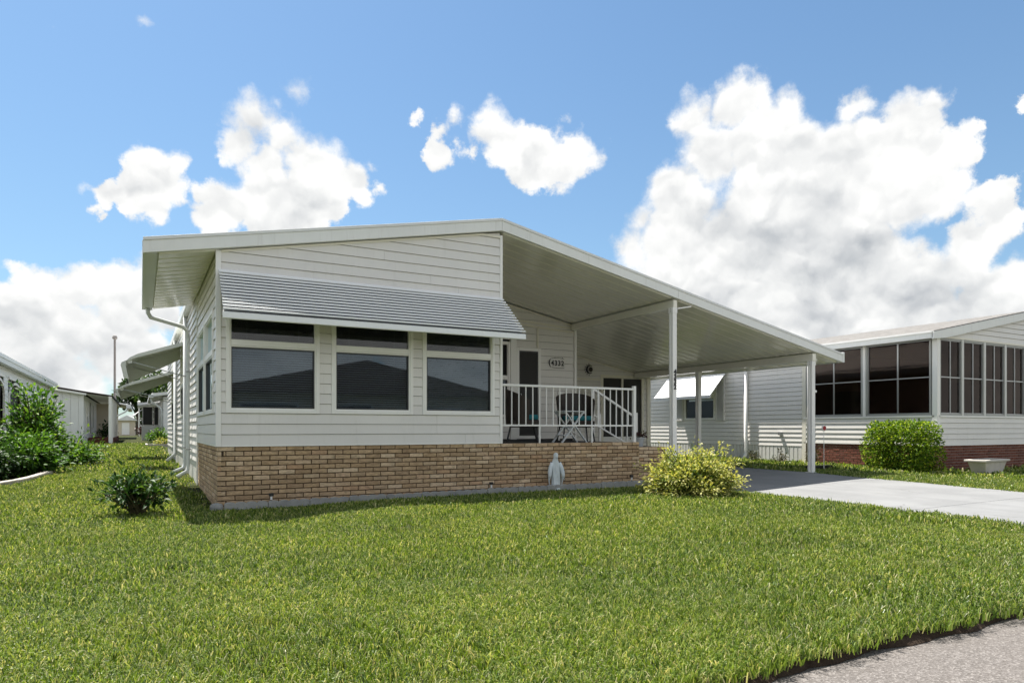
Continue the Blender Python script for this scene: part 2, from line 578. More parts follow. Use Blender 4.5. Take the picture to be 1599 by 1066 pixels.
M['planter'] = paint('weathered_planter', (0.58, 0.54, 0.49), 0.75, 0.08, 0.6, (0.36, 0.25, 0.19), bumps=0.2, scale=4)
M['wicker'] = paint('brown_wicker', (0.035, 0.024, 0.019), 0.55, 0.3, 0.0, bumps=0.6, scale=3, streak=False)
M['black'] = paint('black_metal', (0.014, 0.014, 0.015), 0.45, 0.1, 0.0, bumps=0.0, streak=False)
M['teal'] = paint('teal_cushion', (0.015, 0.16, 0.19), 0.85, 0.1, 0.0, bumps=0.1, streak=False)
M['tablewood'] = paint('white_table_paint', (0.66, 0.68, 0.68), 0.5, 0.05, 0.1, bumps=0.02)
M['pot'] = paint('grey_white_pot', (0.42, 0.44, 0.46), 0.5, 0.04, 0.1, bumps=0.0)
M['soil'] = rough_mat('bare_soil', (0.034, 0.022, 0.015), (0.055, 0.038, 0.026), (0.022, 0.015, 0.010), 14, 0.97, 0.8, 0.012)
M['reddot'] = paint('red_reflector', (0.35, 0.012, 0.03), 0.3, 0.05, 0.0, bumps=0.0, streak=False)
M['pole'] = paint('grey_brown_pole', (0.27, 0.245, 0.23), 0.8, 0.1, 0.2, bumps=0.1)
M['beige'] = paint('beige_siding', (0.62, 0.54, 0.42), 0.5, 0.04, 0.1)
M['whitepanel'] = paint('white_panel_siding', (0.82, 0.82, 0.81), 0.5, 0.03, 0.12)
M['bark'] = rough_mat('grey_bark', (0.10, 0.08, 0.06), (0.15, 0.12, 0.09), (0.06, 0.05, 0.04), 12, 0.95, 0.7, 0.01)
M['stemgreen'] = rough_mat('shrub_stem', (0.08, 0.07, 0.035), (0.11, 0.10, 0.05), (0.06, 0.05, 0.03), 12, 0.9, 0.5, 0.005)
M['stone'] = rough_mat('pale_border_stone', (0.40, 0.37, 0.33), (0.52, 0.48, 0.43), (0.30, 0.27, 0.24), 6, 0.92, 0.5, 0.01)


def asphalt_mat():
    m, t, b, o = newmat('worn_asphalt')
    p = wpos(t)
    v = t.node('ShaderNodeTexVoronoi')
    v.inputs['Scale'].default_value = 105
    t.put(v.inputs['Vector'], p)
    r = t.node('ShaderNodeSeparateColor')
    t.l.new(v.outputs['Color'], r.inputs[0])
    agg = t.ramp(r.outputs[0], [(0.0, (0.085, 0.076, 0.069)), (0.4, (0.122, 0.110, 0.102)), (0.75, (0.150, 0.137, 0.128)), (1.0, (0.23, 0.213, 0.20))])
    big = t.noise(p, 0.7, 5, 0.6)
    c = t.mix(t.maprange(big, 0.3, 0.7, 0.0, 0.35), agg, (0.15, 0.135, 0.125))
    c = t.mix(t.math('MULTIPLY', t.maprange(t.noise(p, 160, 2, 0.6), 0.6, 0.75), 0.5), c, (0.07, 0.06, 0.055))
    t.put(b.inputs['Base Color'], c)
    b.inputs['Roughness'].default_value = 0.9
    b.inputs['Specular IOR Level'].default_value = 0.25
    bump(t, b, t.math('ADD', v.outputs['Distance'], t.noise(p, 60, 3, 0.6)), 0.6, 0.006)
    return m


def lawn_mat():
    m, t, b, o = newmat('lawn_thatch')
    p = wpos(t)
    n = t.noise(p, 2.2, 5, 0.6)
    n2 = t.noise(p, 26, 4, 0.7)
    c = t.mix(t.maprange(n, 0.3, 0.7), (0.026, 0.034, 0.010), (0.042, 0.048, 0.014))
    c = t.mix(t.math('MULTIPLY', t.maprange(n2, 0.45, 0.7), 0.6), c, (0.035, 0.040, 0.014))
    c = t.mix(t.math('MULTIPLY', t.maprange(t.noise(p, 70, 3, 0.6), 0.55, 0.75), 0.5), c, (0.17, 0.145, 0.075))
    t.put(b.inputs['Base Color'], c)
    b.inputs['Roughness'].default_value = 0.95
    b.inputs['Specular IOR Level'].default_value = 0.1
    bump(t, b, n2, 0.9, 0.03)
    return m


M['asphalt'] = asphalt_mat()


def drive_mat():
    m, t, b, o = newmat('painted_concrete_drive')
    p = wpos(t)
    n = t.noise(p, 0.9, 5, 0.6)
    c = t.mix(t.maprange(n, 0.3, 0.7), (0.178, 0.180, 0.182), (0.218, 0.220, 0.221))
    c = t.mix(t.math('MULTIPLY', t.maprange(t.noise(p, 2.3, 6, 0.7), 0.54, 0.72), 0.35), c, (0.135, 0.135, 0.132))
    c = t.mix(t.math('MULTIPLY', t.maprange(t.noise(p, 9.0, 4, 0.6), 0.64, 0.74), 0.35), c, (0.10, 0.095, 0.088))
    mp = t.node('ShaderNodeMapping')
    mp.inputs['Scale'].default_value = (1.6, 0.10, 1.0)
    t.put(mp.inputs[0], p)
    c = t.mix(t.math('MULTIPLY', t.maprange(t.noise(mp.outputs[0], 1.3, 3, 0.5), 0.55, 0.7), 0.25), c, (0.145, 0.148, 0.150))
    vo = t.node('ShaderNodeTexVoronoi', feature='DISTANCE_TO_EDGE')
    vo.inputs['Scale'].default_value = 0.42
    t.put(vo.inputs['Vector'], t.vmath('ADD', p, t.vmath('SCALE', t.noise(p, 2.5, 4, 0.6, out=1), scale=0.35)))
    crack = t.math('MULTIPLY', t.maprange(vo.outputs['Distance'], 0.0, 0.006, 1.0, 0.0), t.maprange(t.noise(p, 0.6, 2, 0.5), 0.50, 0.58))
    c = t.mix(t.math('MULTIPLY', crack, 0.75), c, (0.06, 0.058, 0.055))
    t.put(b.inputs['Base Color'], c)
    b.inputs['Roughness'].default_value = 0.72
    b.inputs['Specular IOR Level'].default_value = 0.3
    bump(t, b, t.math('SUBTRACT', t.noise(p, 90, 3, 0.6), crack), 0.2, 0.004)
    return m


M['drive'] = drive_mat()
M['lawn'] = lawn_mat()


# ------------------------------------------------------------------ terrain
def sst(a, b, x):
    t = min(1.0, max(0.0, (x - a) / (b - a)))
    return t * t * (3 - 2 * t)


def lerpz(y, pts):
    if y <= pts[0][0]: return pts[0][1]
    for (a, za), (b, zb) in zip(pts, pts[1:]):
        if y <= b: return za + (zb - za) * (y - a) / (b - a)
    return pts[-1][1]


def ground(x, y):
    left = 0.17 * sst(-1.0, 7.5, y)
    drv = lerpz(y, [(-8.4, -0.01), (-4.4, 0.043), (-1.0, 0.118), (0.0, 0.15), (6.0, 0.20)])
    w = sst(7.0, 13.0, x)
    mound = 0.10 * sst(0.0, 2.2, x) * (1 - sst(7.4, 8.6, x)) * sst(0.22, 1.1, -y) * (1 - sst(3.2, 7.2, -y))
    return left * (1 - w) + drv * w + 0.09 * sst(10, 40, y) + mound


STREET_Y = -8.38
STREET_FAR = -14.6


def grid_sheet(name, xs, ys, zf, mat, kind='structure', skirt=None):
    mb = MB()
    nx, ny = len(xs), len(ys)
    vs = [(x, y, zf(x, y)) for y in ys for x in xs]
    fs = [(j * nx + i, j * nx + i + 1, (j + 1) * nx + i + 1, (j + 1) * nx + i) for j in range(ny - 1) for i in range(nx - 1)]
    mb.add(vs, fs)
    o = mb.build(name, mat, smooth=True)
    o['kind'] = kind
    return o


xs = [-900, -300, -120, -60, -40] + list(np.arange(-30, 40.1, 1.0)) + [50, 80, 150, 350, 900]
ys = [STREET_Y + 0.03] + list(np.arange(-8.0, 14.1, 0.5)) + list(np.arange(15, 60, 3)) + [70, 100, 160, 300, 600, 1500]
grid_sheet('ground', xs, ys, ground, M['lawn'])
grid_sheet('opposite_verge', [-900, -60, -20, 0, 20, 60, 900], [-900, -200, -60, -30, STREET_FAR], lambda x, y: -0.02, M['lawn'])
grid_sheet('street', [-900, -60, -20, -5, 5, 20, 60, 900], [STREET_FAR - 0.2, -12, -10, STREET_Y + 0.2], lambda x, y: -0.062, M['asphalt'])
# cut soil lip between turf and asphalt
mb = MB()
n = 260
top, bot = [], []
for i in range(n + 1):
    x = -12 + 24.0 * i / n
    j = 0.02 * math.sin(x * 3.1) + 0.014 * math.sin(x * 9.7 + 1) + random.uniform(-0.012, 0.012)
    top.append((x, STREET_Y + 0.05 + j * 0.4, -0.004))
    bot.append((x, STREET_Y + 0.012 + j, -0.058))
mb.add(top + bot, [(i, n + 1 + i, n + 2 + i, i + 1) for i in range(n)])
o = mb.build('soil_edge', M['soil'])
o['kind'] = 'structure'

# driveway: concrete slabs
DX0, DX1 = 8.62, 12.95


def drive_left(y):
    return DX0 - 0.9 * sst(-5.5, -8.4, y)


def drive_right(y):
    return DX1 + 0.9 * sst(-5.5, -8.4, y)


drive = thing('driveway', None, None)
drive['kind'] = 'structure'
del_lab = drive
slab_y = [-8.36, -4.85, -1.75, 1.6, 4.8, 8.6]
for a, b in zip(slab_y, slab_y[1:]):
    mb = MB()
    nn = 8
    g = 0.006
    rings = []
    for k in range(nn + 1):
        y = a + g + (b - a - 2 * g) * k / nn
        xl, xr = drive_left(y), drive_right(y)
        pts = [xl + (xr - xl) * q / 6.0 for q in range(7)]
        rings.append([(x, y, max(ground(x, y), ground(x, y)) + 0.020) for x in pts])
    vs = [p for r_ in rings for p in r_]
    fs = [(j * 7 + i, j * 7 + i + 1, (j + 1) * 7 + i + 1, (j + 1) * 7 + i) for j in range(nn) for i in range(6)]
    base = len(vs)
    mb.add(vs, fs)
    # sides
    per = [rings[0][i] for i in range(7)] + [rings[j][6] for j in range(1, nn + 1)] + [rings[nn][i] for i in range(5, -1, -1)] + [rings[j][0] for j in range(nn - 1, 0, -1)]
    m_ = len(per)
    mb.add(per + [(x, y, z - 0.10) for x, y, z in per], [(i, m_ + i, m_ + (i + 1) % m_, (i + 1) % m_) for i in range(m_)])
    mb.build('concrete_slab', M['drive'], drive)


# ------------------------------------------------------------------ wall cladding helpers
def clip(poly, axis, val, keep_greater):
    out = []
    n = len(poly)
    for i in range(n):
        a, b = poly[i], poly[(i + 1) % n]
        da, db = a[axis] - val, b[axis] - val
        if not keep_greater:
            da, db = -da, -db
        if da >= 0:
            out.append(a)
        if (da > 0 and db < 0) or (da < 0 and db > 0):
            t = da / (da - db)
            out.append((a[0] + t * (b[0] - a[0]), a[1] + t * (b[1] - a[1])))
    return out


def area(poly):
    return 0.5 * abs(sum(poly[i][0] * poly[(i + 1) % len(poly)][1] - poly[(i + 1) % len(poly)][0] * poly[i][1] for i in range(len(poly))))


def siding(F, poly, z0, pitch, mat, parent, org=(0, 0, 0), openings=(), joints=(), lap=0.020, thick=0.02, name='siding_board', join=False, flip=False, gap=0.006):
    """horizontal lap boards on a wall; F(u, z, out) gives the world point"""
    zmin = min(p[1] for p in poly)
    zmax = max(p[1] for p in poly)
    k = 0
    jm = MB(org)
    if gap:
        FQ = F
        siding(lambda u, z, o: FQ(u, z, o - 0.021), poly, z0, pitch, M['lap_shade'], parent, org, openings, (), 0.0, 0.008, 'shade_sheathing', True, flip, 0.0)  # sheathing coloured dark to draw the laps' shadow lines through the gaps
    while z0 + k * pitch < zmax - 0.005:
        za, zb = z0 + k * pitch, z0 + (k + 1) * pitch
        k += 1
        if zb <= zmin + 0.005:
            continue
        band = clip(clip(poly, 1, za, True), 1, zb - gap, False)
        if len(band) < 3:
            continue
        us = [p[0] for p in band]
        segs = [(min(us), max(us))]
        cuts = [(o0, o1) for (o0, o1, oz0, oz1) in openings if min(zb, oz1) - max(za, oz0) > 0.5 * pitch]
        cuts += [(j - 0.0015, j + 0.0015) for (j, kk) in joints if kk == k - 1]
        for c0, c1 in cuts:
            ns = []
            for s0, s1 in segs:
                if c1 <= s0 or c0 >= s1:
                    ns.append((s0, s1))
                else:
                    if c0 > s0: ns.append((s0, c0))
                    if c1 < s1: ns.append((c1, s1))
            segs = ns
        for s0, s1 in segs:
            q = clip(clip(band, 0, s0, True), 0, s1, False)
            qq = []
            for p in q:
                if not qq or (abs(p[0] - qq[-1][0]) + abs(p[1] - qq[-1][1])) > 1e-5:
                    qq.append(p)
            if len(qq) > 2 and (abs(qq[0][0] - qq[-1][0]) + abs(qq[0][1] - qq[-1][1])) < 1e-5:
                qq.pop()
            if len(qq) < 3 or area(qq) < 0.0004:
                continue
            outs = [lap * (1 - 0.85 * (p[1] - za) / pitch) for p in qq]
            front = [F(p[0], p[1], oo) for p, oo in zip(qq, outs)]
            back = [F(p[0], p[1], -thick) for p in qq]
            if flip:
                front, back = front[::-1], back[::-1]
            mb = jm if join else MB(org)
            mb.prism(back, front)
            if not join:
                mb.build(name, mat, parent)
    if join:
        return jm.build(name, mat, parent)


def vertical_panels(F, u0, u1, z0f, z1, w, mat, parent, org=(0, 0, 0), name='skirting_panel', join=False):
    jm = MB(org)
    u = u0
    while u < u1 - 0.01:
        e = min(u + w - 0.012, u1)
        m_ = (u + e) / 2
        mb = jm if join else MB(org)
        zb = z0f(m_)
        cs = [(u, 0.0), (u + 0.014, 0.012), (e - 0.014, 0.012), (e, 0.0), (e, -0.02), (u, -0.02)]
        mb.prism([F(a, zb, b_) for a, b_ in cs], [F(a, z1, b_) for a, b_ in cs])
        if not join:
            mb.build(name, mat, parent)
        u += w
    if join:
        return jm.build(name, mat, parent, kind='stuff')


def ring_mb(mb, F, u0, u1, z0, z1, w, o0, o1):
    """picture-frame ring of width w lying just inside u0..u1, z0..z1"""
    def bx(a, b, c, d):
        q = [(a, c), (b, c), (b, d), (a, d)]
        mb.prism([F(x, z, o0) for x, z in q], [F(x, z, o1) for x, z in q])
    bx(u0, u0 + w, z0, z1)
    bx(u1 - w, u1, z0, z1)
    bx(u0 + w, u1 - w, z0, z0 + w)
    bx(u0 + w, u1 - w, z1 - w, z1)
    return mb


def fbox(mb, F, a, b, c, d, o0, o1):
    q = [(a, c), (b, c), (b, d), (a, d)]
    mb.prism([F(x, z, o0) for x, z in q], [F(x, z, o1) for x, z in q])
    return mb


def bricks(F, u0, u1, z0f, z1, L, H, mat, mortar, parent, org, n_single, depth=0.085, joint=0.013, from_high=False, corner_off=0.0):
    """running-bond brick wall hung from z1 downwards; the first n_single bricks are objects, the rest one mesh"""
    zlow = min(z0f(u0), z0f(u1))
    rows = int(math.ceil((z1 - zlow) / H))
    items = []
    for r_ in range(rows):
        zt = z1 - r_ * H
        zb = zt - H + joint
        off = (0.5 if r_ % 2 else 0.0) + corner_off
        u = u0 - (off % 1.0) * L
        while u < u1:
            a, b = max(u, u0), min(u + L - joint, u1)
            if b - a > 0.03 and zt > z0f((a + b) / 2) - 0.01:
                items.append((a, b, zb, zt))
            u += L
    items.sort(key=lambda q: -q[0] if from_high else q[0])
    mb = MB(org)
    fbox(mb, F, u0 + 0.002, u1 - 0.002, zlow - 0.15, z1 - 0.004, -depth, -0.011)
    wall = mb.build('brick_wall', mortar, parent)
    cache = {}
    rest = MB(org)
    for i, (a, b, c, d) in enumerate(items):
        o_ = random.uniform(-0.0025, 0.0025)
        if i < n_single:
            key = (round(b - a, 3), random.randrange(3))
            ce = Vector(F((a + b) / 2, (c + d) / 2, o_))
            if key not in cache:
                m2 = MB(tuple(ce))
                hw, hh = (b - a) / 2, (d - c) / 2
                q = [(-hw, -hh), (hw, -hh), (hw, hh), (-hw, hh)]
                ch = 0.004
                jit = [(random.uniform(-.0015, .0015), random.uniform(-.0015, .0015)) for _ in q]
                base_ = [F((a + b) / 2 + x, (c + d) / 2 + z, -0.05 + o_) for x, z in q]
                mid = [F((a + b) / 2 + x + jx, (c + d) / 2 + z + jz, -ch + o_) for (x, z), (jx, jz) in zip(q, jit)]
                frt = [F((a + b) / 2 + x + jx - math.copysign(ch, x), (c + d) / 2 + z + jz - math.copysign(ch, z), o_) for (x, z), (jx, jz) in zip(q, jit)]
                m2.add(base_ + mid + frt, [(8, 9, 10, 11)] + [(i_, (i_ + 1) % 4, 4 + (i_ + 1) % 4, 4 + i_) for i_ in range(4)] + [(4 + i_, 4 + (i_ + 1) % 4, 8 + (i_ + 1) % 4, 8 + i_) for i_ in range(4)])
                cache[key] = m2.mesh('brick', mat)
            link('brick', cache[key], wall, ce - Vector(org))
        else:
            q = [(a, c), (b, c), (b, d), (a, d)]
            ch = 0.004
            base_ = [F(x, z, -0.05) for x, z in q]
            mid = [F(x, z, -ch + o_) for x, z in q]
            cu, cz = (a + b) / 2, (c + d) / 2
            frt = [F(x - math.copysign(ch, x - cu), z - math.copysign(ch, z - cz), o_) for x, z in q]
            rest.add(base_ + mid + frt, [(8, 9, 10, 11)] + [(i_, (i_ + 1) % 4, 4 + (i_ + 1) % 4, 4 + i_) for i_ in range(4)] + [(4 + i_, 4 + (i_ + 1) % 4, 8 + (i_ + 1) % 4, 8 + i_) for i_ in range(4)], rnd=random.uniform(0.01, 1))
    if rest.v:
        rest.build('brick', mat, wall, kind='stuff')
    return wall


def blind(F, u0, u1, z0, z1, pitch, tilt, out_, mat, parent, org=(0, 0, 0), w=0.030):
    mb = MB(org)
    z = z0 + pitch
    while z < z1:
        dz, do = math.sin(tilt) * w / 2, math.cos(tilt) * w / 2
        j = random.uniform(-0.001, 0.001)
        mb.add([F(u0, z - dz + j, out_ + do), F(u1, z - dz - j, out_ + do), F(u1, z + dz - j, out_ - do), F(u0, z + dz + j, out_ - do)], [(0, 1, 2, 3)])
        z += pitch
    for uu in (u0 + (u1 - u0) * 0.18, u0 + (u1 - u0) * 0.82):
        fbox(mb, F, uu, uu + 0.003, z0, z1, out_ + 0.013, out_ + 0.015)
    fbox(mb, F, u0, u1, z0 - 0.004, z0 + 0.012, out_ - 0.012, out_ + 0.012)
    return mb.build('blind', mat, parent, kind='stuff')


# ================================================================== THE HOUSE
house = thing('manufactured_house', 'single storey white sided house with brick base, porch and long carport roof, numbered 4332', 'house', (0, 0, 0))
FX = lambda u, z, o: (u, -o, z)             # front wall, facing the street
FL = lambda u, z, o: (-o, u, z)             # left wall, facing the side lawn
FP = lambda u, z, o: (u, 3.8 - o, z)        # wall at the back of the porch
FS = lambda u, z, o: (u, 6.6 - o, z)        # wall at the back of the carport
FR = lambda u, z, o: (4.66 + o, u, z)       # side of the front room, facing the porch

PEAK_X, PEAK_Z = 4.62, 4.69                 # underside of the roof at the ridge
SL_L, SL_R = 0.193, 0.2035


def under(x):
    return PEAK_Z - (SL_L * (PEAK_X - x) if x < PEAK_X else SL_R * (x - PEAK_X))


BT = 0.94       # top of the brick base
# --- brick base
bricks(FX, 0.0, 7.76, lambda u: -0.02 + 0.011 * u, BT - 0.006, 0.245, 0.0722, M['brick'], M['mortar'], house, (0, 0, 0), 296)
bricks(FX, 7.764, 8.45, lambda u: 0.05, 0.83, 0.245, 0.0722, M['brick'], M['mortar'], house, (0, 0, 0), 40)
bricks(FL, 0.0, 3.78, lambda u: -0.03 + 0.03 * u, BT - 0.006, 0.245, 0.0722, M['brick'], M['mortar'], house, (0, 0, 0), 90, corner_off=0.5)
# --- floor of room and porch
MB().box(0.06, 7.76, 0.075, 3.78, 0.80, 0.925).build('floor', M['porchfloor'], house)
MB().box(7.765, 8.45, 0.06, 1.1, 0.70, 0.832).build('step_ledge', M['mortar'], house)
MB().box(7.765, 8.45, 1.102, 2.6, 0.05, 0.62).build('porch_step', M['concrete'], house, bevel=0.006)
MB().box(8.452, 8.85, 1.102, 2.6, 0.05, 0.36).build('porch_step', M['concrete'], house, bevel=0.006)
# --- front wall boards
front_poly = [(0.05, BT + 0.02), (4.62, BT + 0.02), (4.62, under(4.62) - 0.02), (0.05, under(0.05) - 0.02)]
WZ0, WZ1 = 0.96 + 3 * 0.157, 0.96 + 13 * 0.157
WINS = [(0.113, 1.46), (1.648, 2.993), (3.163, 4.511)]
siding(FX, front_poly, 0.96, 0.157, M['siding'], house, openings=[(a, b, WZ0, WZ1) for a, b in WINS],
       joints=[(3.42, 1), (3.42, 2), (3.95, 0), (3.31, 17), (3.82, 16), (2.5, 19)])
# --- trims of the front wall
MB().box(0.05, 4.62, -0.020, -0.002, BT - 0.004, BT + 0.022).build('starter_strip', M['trim'], house)
MB().box(-0.024, 0.048, -0.024, 0.03, BT - 0.004, under(0.0) - 0.005).build('corner_trim', M['trim'], house, bevel=0.004)
MB().box(4.622, 4.672, -0.024, 0.05, BT - 0.004, under(4.64) - 0.06).build('corner_trim', M['trim'], house, bevel=0.004)
mb = MB()
mb.prism([(0.05, -0.026, under(0.05) - 0.045), (4.30, -0.026, under(4.30) - 0.045), (4.62, -0.026, under(4.62) - 0.115), (4.62, -0.026, under(4.62) - 0.085), (4.30, -0.026, under(4.30) - 0.012), (0.05, -0.026, under(0.05) - 0.012)],
         [(0.05, 0.0, under(0.05) - 0.045), (4.30, 0.0, under(4.30) - 0.045), (4.62, 0.0, under(4.62) - 0.115), (4.62, 0.0, under(4.62) - 0.085), (4.30, 0.0, under(4.30) - 0.012), (0.05, 0.0, under(0.05) - 0.012)])
mb.build('frieze_trim', M['cream'], house)


def window(F, u0, u1, z0, z1, midz, parent, tr=M['trim'], glass_lo=None, glass_up=None, tilt_lo=1.15, tilt_up=0.35, org=(0, 0, 0), blinds=True, rail=0.085, mulls=(), label=None, backing=None):
    mb = MB(org)
    ring_mb(mb, F, u0, u1, z0, z1, 0.052, -0.06, 0.030)
    ring_mb(mb, F, u0 + 0.052, u1 - 0.052, z0 + 0.052, z1 - 0.052, 0.022, -0.06, 0.016)
    w_ = mb.build('window', tr, parent, bevel=0.003, label=label)
    a, b = u0 + 0.074, u1 - 0.074
    mr = MB(org)
    fbox(mr, F, a, b, midz, midz + rail, -0.05, 0.022)
    fbox(mr, F, a, b, midz - 0.022, midz - 0.002, -0.045, 0.012)
    mr.build('mid_rail', tr, w_, bevel=0.002)
    s = MB(org)
    ring_mb(s, F, a + 0.001, b - 0.001, z0 + 0.076, midz - 0.024, 0.014, -0.045, 0.006)
    s.build('sash', M['bronze'], w_)
    g = MB(org)
    fbox(g, F, a + 0.014, b - 0.014, z0 + 0.090, midz - 0.038, -0.030, -0.026)
    g.build('pane', glass_lo or M['glass'], w_)
    g = MB(org)
    fbox(g, F, a, b, midz + rail, z1 - 0.074, -0.034, -0.030)
    g.build('pane', glass_up or M['glass_up'], w_)
    if blinds:
        blind(F, a + 0.012, b - 0.012, z0 + 0.10, midz + 0.02, 0.036, tilt_lo * 0.80, -0.085, M['blind'], w_, org)
        blind(F, a + 0.012, b - 0.012, midz + 0.08, z1 - 0.03, 0.032, tilt_up, -0.085, M['blind'], w_, org)
    if backing:
        k = MB(org)
        fbox(k, F, a, b, z0 + 0.05, z1 - 0.05, -0.14, -0.12)
        k.build('curtain', backing, w_)
    return w_


for i, (a, b) in enumerate(WINS):
    window(FX, a, b, WZ0, WZ1, 2.425, house, tilt_lo=(1.15, 1.05, 1.2)[i], tilt_up=(0.3, 0.25, 0.4)[i])

# --- left wall of the front room, with its tall pair of windows, then the long wall behind
left_poly = [(0.03, BT + 0.02), (3.78, BT + 0.02), (3.78, under(0) - 0.02), (0.03, under(0) - 0.02)]
siding(FL, left_poly, 0.96, 0.157, M['siding'], house, openings=[(0.45, 3.65, WZ0, WZ1)], flip=True)
for a, b in ((0.47, 1.98), (2.08, 3.63)):
    window(FL, a, b, WZ0, WZ1, 2.33, house, glass_up=M['glass'], blinds=False, backing=M['blind'] if False else None)
mb = MB()
fbox(mb, FL, 0.452, 0.468, WZ0, WZ1, -0.05, 0.02)
fbox(mb, FL, 1.985, 2.075, WZ0, WZ1, -0.05, 0.02)
fbox(mb, FL, 3.632, 3.648, WZ0, WZ1, -0.05, 0.02)
mb.build('window_mullion', M['trim'], house)
MB().box(-0.020, -0.002, 0.03, 3.78, BT - 0.004, BT + 0.022).build('starter_strip', M['trim'], house)
MB().box(-0.026, 0.02, 3.782, 3.85, 0.10, under(0.0) + 0.0).build('corner_trim', M['trim'], house)
long_poly = [(3.86, 0.56), (20.0, 0.56), (20.0, 3.96), (3.86, 3.96)]
siding(FL, long_poly, 0.56, 0.157, M['siding'], house, openings=[(8.5, 10.0, 1.5, 3.1), (14.4, 16.1, 1.3, 2.9)], flip=True, lap=0.03)
vertical_panels(FL, 3.86, 20.0, lambda u: ground(0, u) - 0.05, 0.555, 0.28, M['skirt'], house)
for (a, b, c) in ((8.5, 10.0, 1.5), (14.4, 16.1, 1.3)):
    window(FL, a, b, c, c + 1.6, c + .8, house, blinds=False)
for yy in (6.9, 11.9):
    MB().box(-0.05, -0.031, yy, yy + 0.10, 0.56, 3.95).build('wall_batten', M['trim'], house)
# inner shell
mb = MB()
mb.box(0.021, 4.60, 3.72, 3.775, 0.926, 4.2)
mb.build('partition', M['interior'], house)
core = MB()
pl = [(0.16, 0.2), (8.73, 0.2), (8.73, under(8.73) - 0.005), (PEAK_X, PEAK_Z - 0.005), (0.16, under(0.16) - 0.005)]
core.prism([(x, 3.83, z) for x, z in pl], [(x, 19.98, z) for x, z in pl])
core.build('wall', M['dark'], house)

# --- side of the front room towards the porch
siding(FR, [(0.055, BT), (3.78, BT), (3.78, under(4.66) - 0.02), (0.055, under(4.66) - 0.02)], 0.96, 0.157, M['siding'], house, lap=0.014, thick=0.03)
# --- back wall of the porch
porch_poly = [(4.70, BT), (8.72, BT), (8.72, under(8.72) - 0.02), (4.70, under(4.70) - 0.02)]
siding(FP, porch_poly, 0.95, 0.172, M['siding'], house, openings=[(6.18, 6.88, 1.50, 3.30), (7.05, 7.74, 0.95, 3.18)])
MB().box(8.722, 8.79, 3.74, 3.90, BT - 0.8, under(8.79) - 0.02).build('corner_trim', M['trim'], house, bevel=0.004)
for (a, za, b, zb) in ((4.7, under(4.7) - 0.05, 8.72, under(8.72) - 0.05), (6.6, 3.86, 8.73, 3.74), (6.6, 3.80, 7.64, 3.70), (7.66, 3.70, 8.71, 3.645)):
    MB().beam((a, 3.765, za), (b, 3.765, zb), 0.03, 0.035).build('wall_trim', M['cream'], house)
MB().box(7.625, 7.66, 3.75, 3.79, 3.18, 3.69).build('wall_trim', M['cream'], house)
MB().box(6.885, 7.045, 3.755, 3.79, BT, 3.75).build('wall_trim', M['trim'], house)
window(FP, 6.18, 6.88, 1.47, 3.30, 2.4, house, blinds=False)
door = MB()
ring_mb(door, FP, 7.05, 7.74, 0.95, 3.18, 0.075, -0.05, 0.035)
door = door.build('door', M['trim'], house, bevel=0.004)
mb = MB(); fbox(mb, FP, 7.126, 7.664, 1.03, 3.10, -0.03, 0.008); mb.build('door_screen', M['screen'], door)
mb = MB(); ring_mb(mb, FP, 7.126, 7.664, 1.03, 3.10, 0.03, 0.0085, 0.018); mb.build('screen_frame', M['bronze'], door)
mb = MB(); mb.tube([(7.16, 3.77, 2.05), (7.16, 3.73, 2.05), (7.16, 3.73, 1.93), (7.16, 3.77, 1.93)], 0.009, 6); mb.build('handle', M['alum'], door)

# --- shed wall at the back of the carport
shed_poly = [(8.80, 0.15), (13.42, 0.15), (13.42, under(13.42) - 0.02), (8.80, under(8.80) - 0.02)]
siding(FS, shed_poly, 0.25, 0.172, M['siding'], house, openings=[(11.60, 13.30, 0.3, 2.90)])
MB().beam((8.80, 6.57, under(8.80) - 0.05), (13.45, 6.57, under(13.45) - 0.05), 0.03, 0.04).build('wall_trim', M['cream'], house)
MB().box(13.42, 13.56, 6.55, 6.70, 0.1, under(13.56) - 0.02).build('corner_trim', M['cream'], house, bevel=0.004)
MB().box(9.2, 11.55, 6.56, 6.585, 2.70, 2.745).build('wall_trim', M['cream'], house)
mb = MB(); mb.box(8.80, 13.50, 6.64, 9.0, 0.1, 3.0); mb.box(13.42, 13.5, 6.72, 9, 0.1, 2.85); mb.build('wall', M['siding'], house)
sl = MB(); ring_mb(sl, FS, 11.60, 13.30, 0.26, 2.88, 0.09, -0.04, 0.03); sl = sl.build('sliding_door', M['cream'], house, bevel=0.004)
for a, b in ((11.70, 12.40), (12.48, 13.20)):
    mb = MB(); fbox(mb, FS, a, b, 0.95, 2.78, -0.02, -0.005); mb.build('door_panel', M['screen'], sl)
    mb = MB(); fbox(mb, FS, a, b, 0.352, 0.948, -0.02, 0.004); mb.build('kick_panel', M['trim'], sl)
mb = MB(); fbox(mb, FS, 12.405, 12.475, 0.351, 2.789, -0.02, 0.02); mb.build('door_stile', M['cream'], sl)
# side of the main house towards the carport
siding(lambda u, z, o: (8.77 + o, u, z), [(3.91, 0.2), (6.55, 0.2), (6.55, under(8.8) - 0.02), (3.91, under(8.8) - 0.02)], 0.25, 0.172, M['siding'], house, join=False)

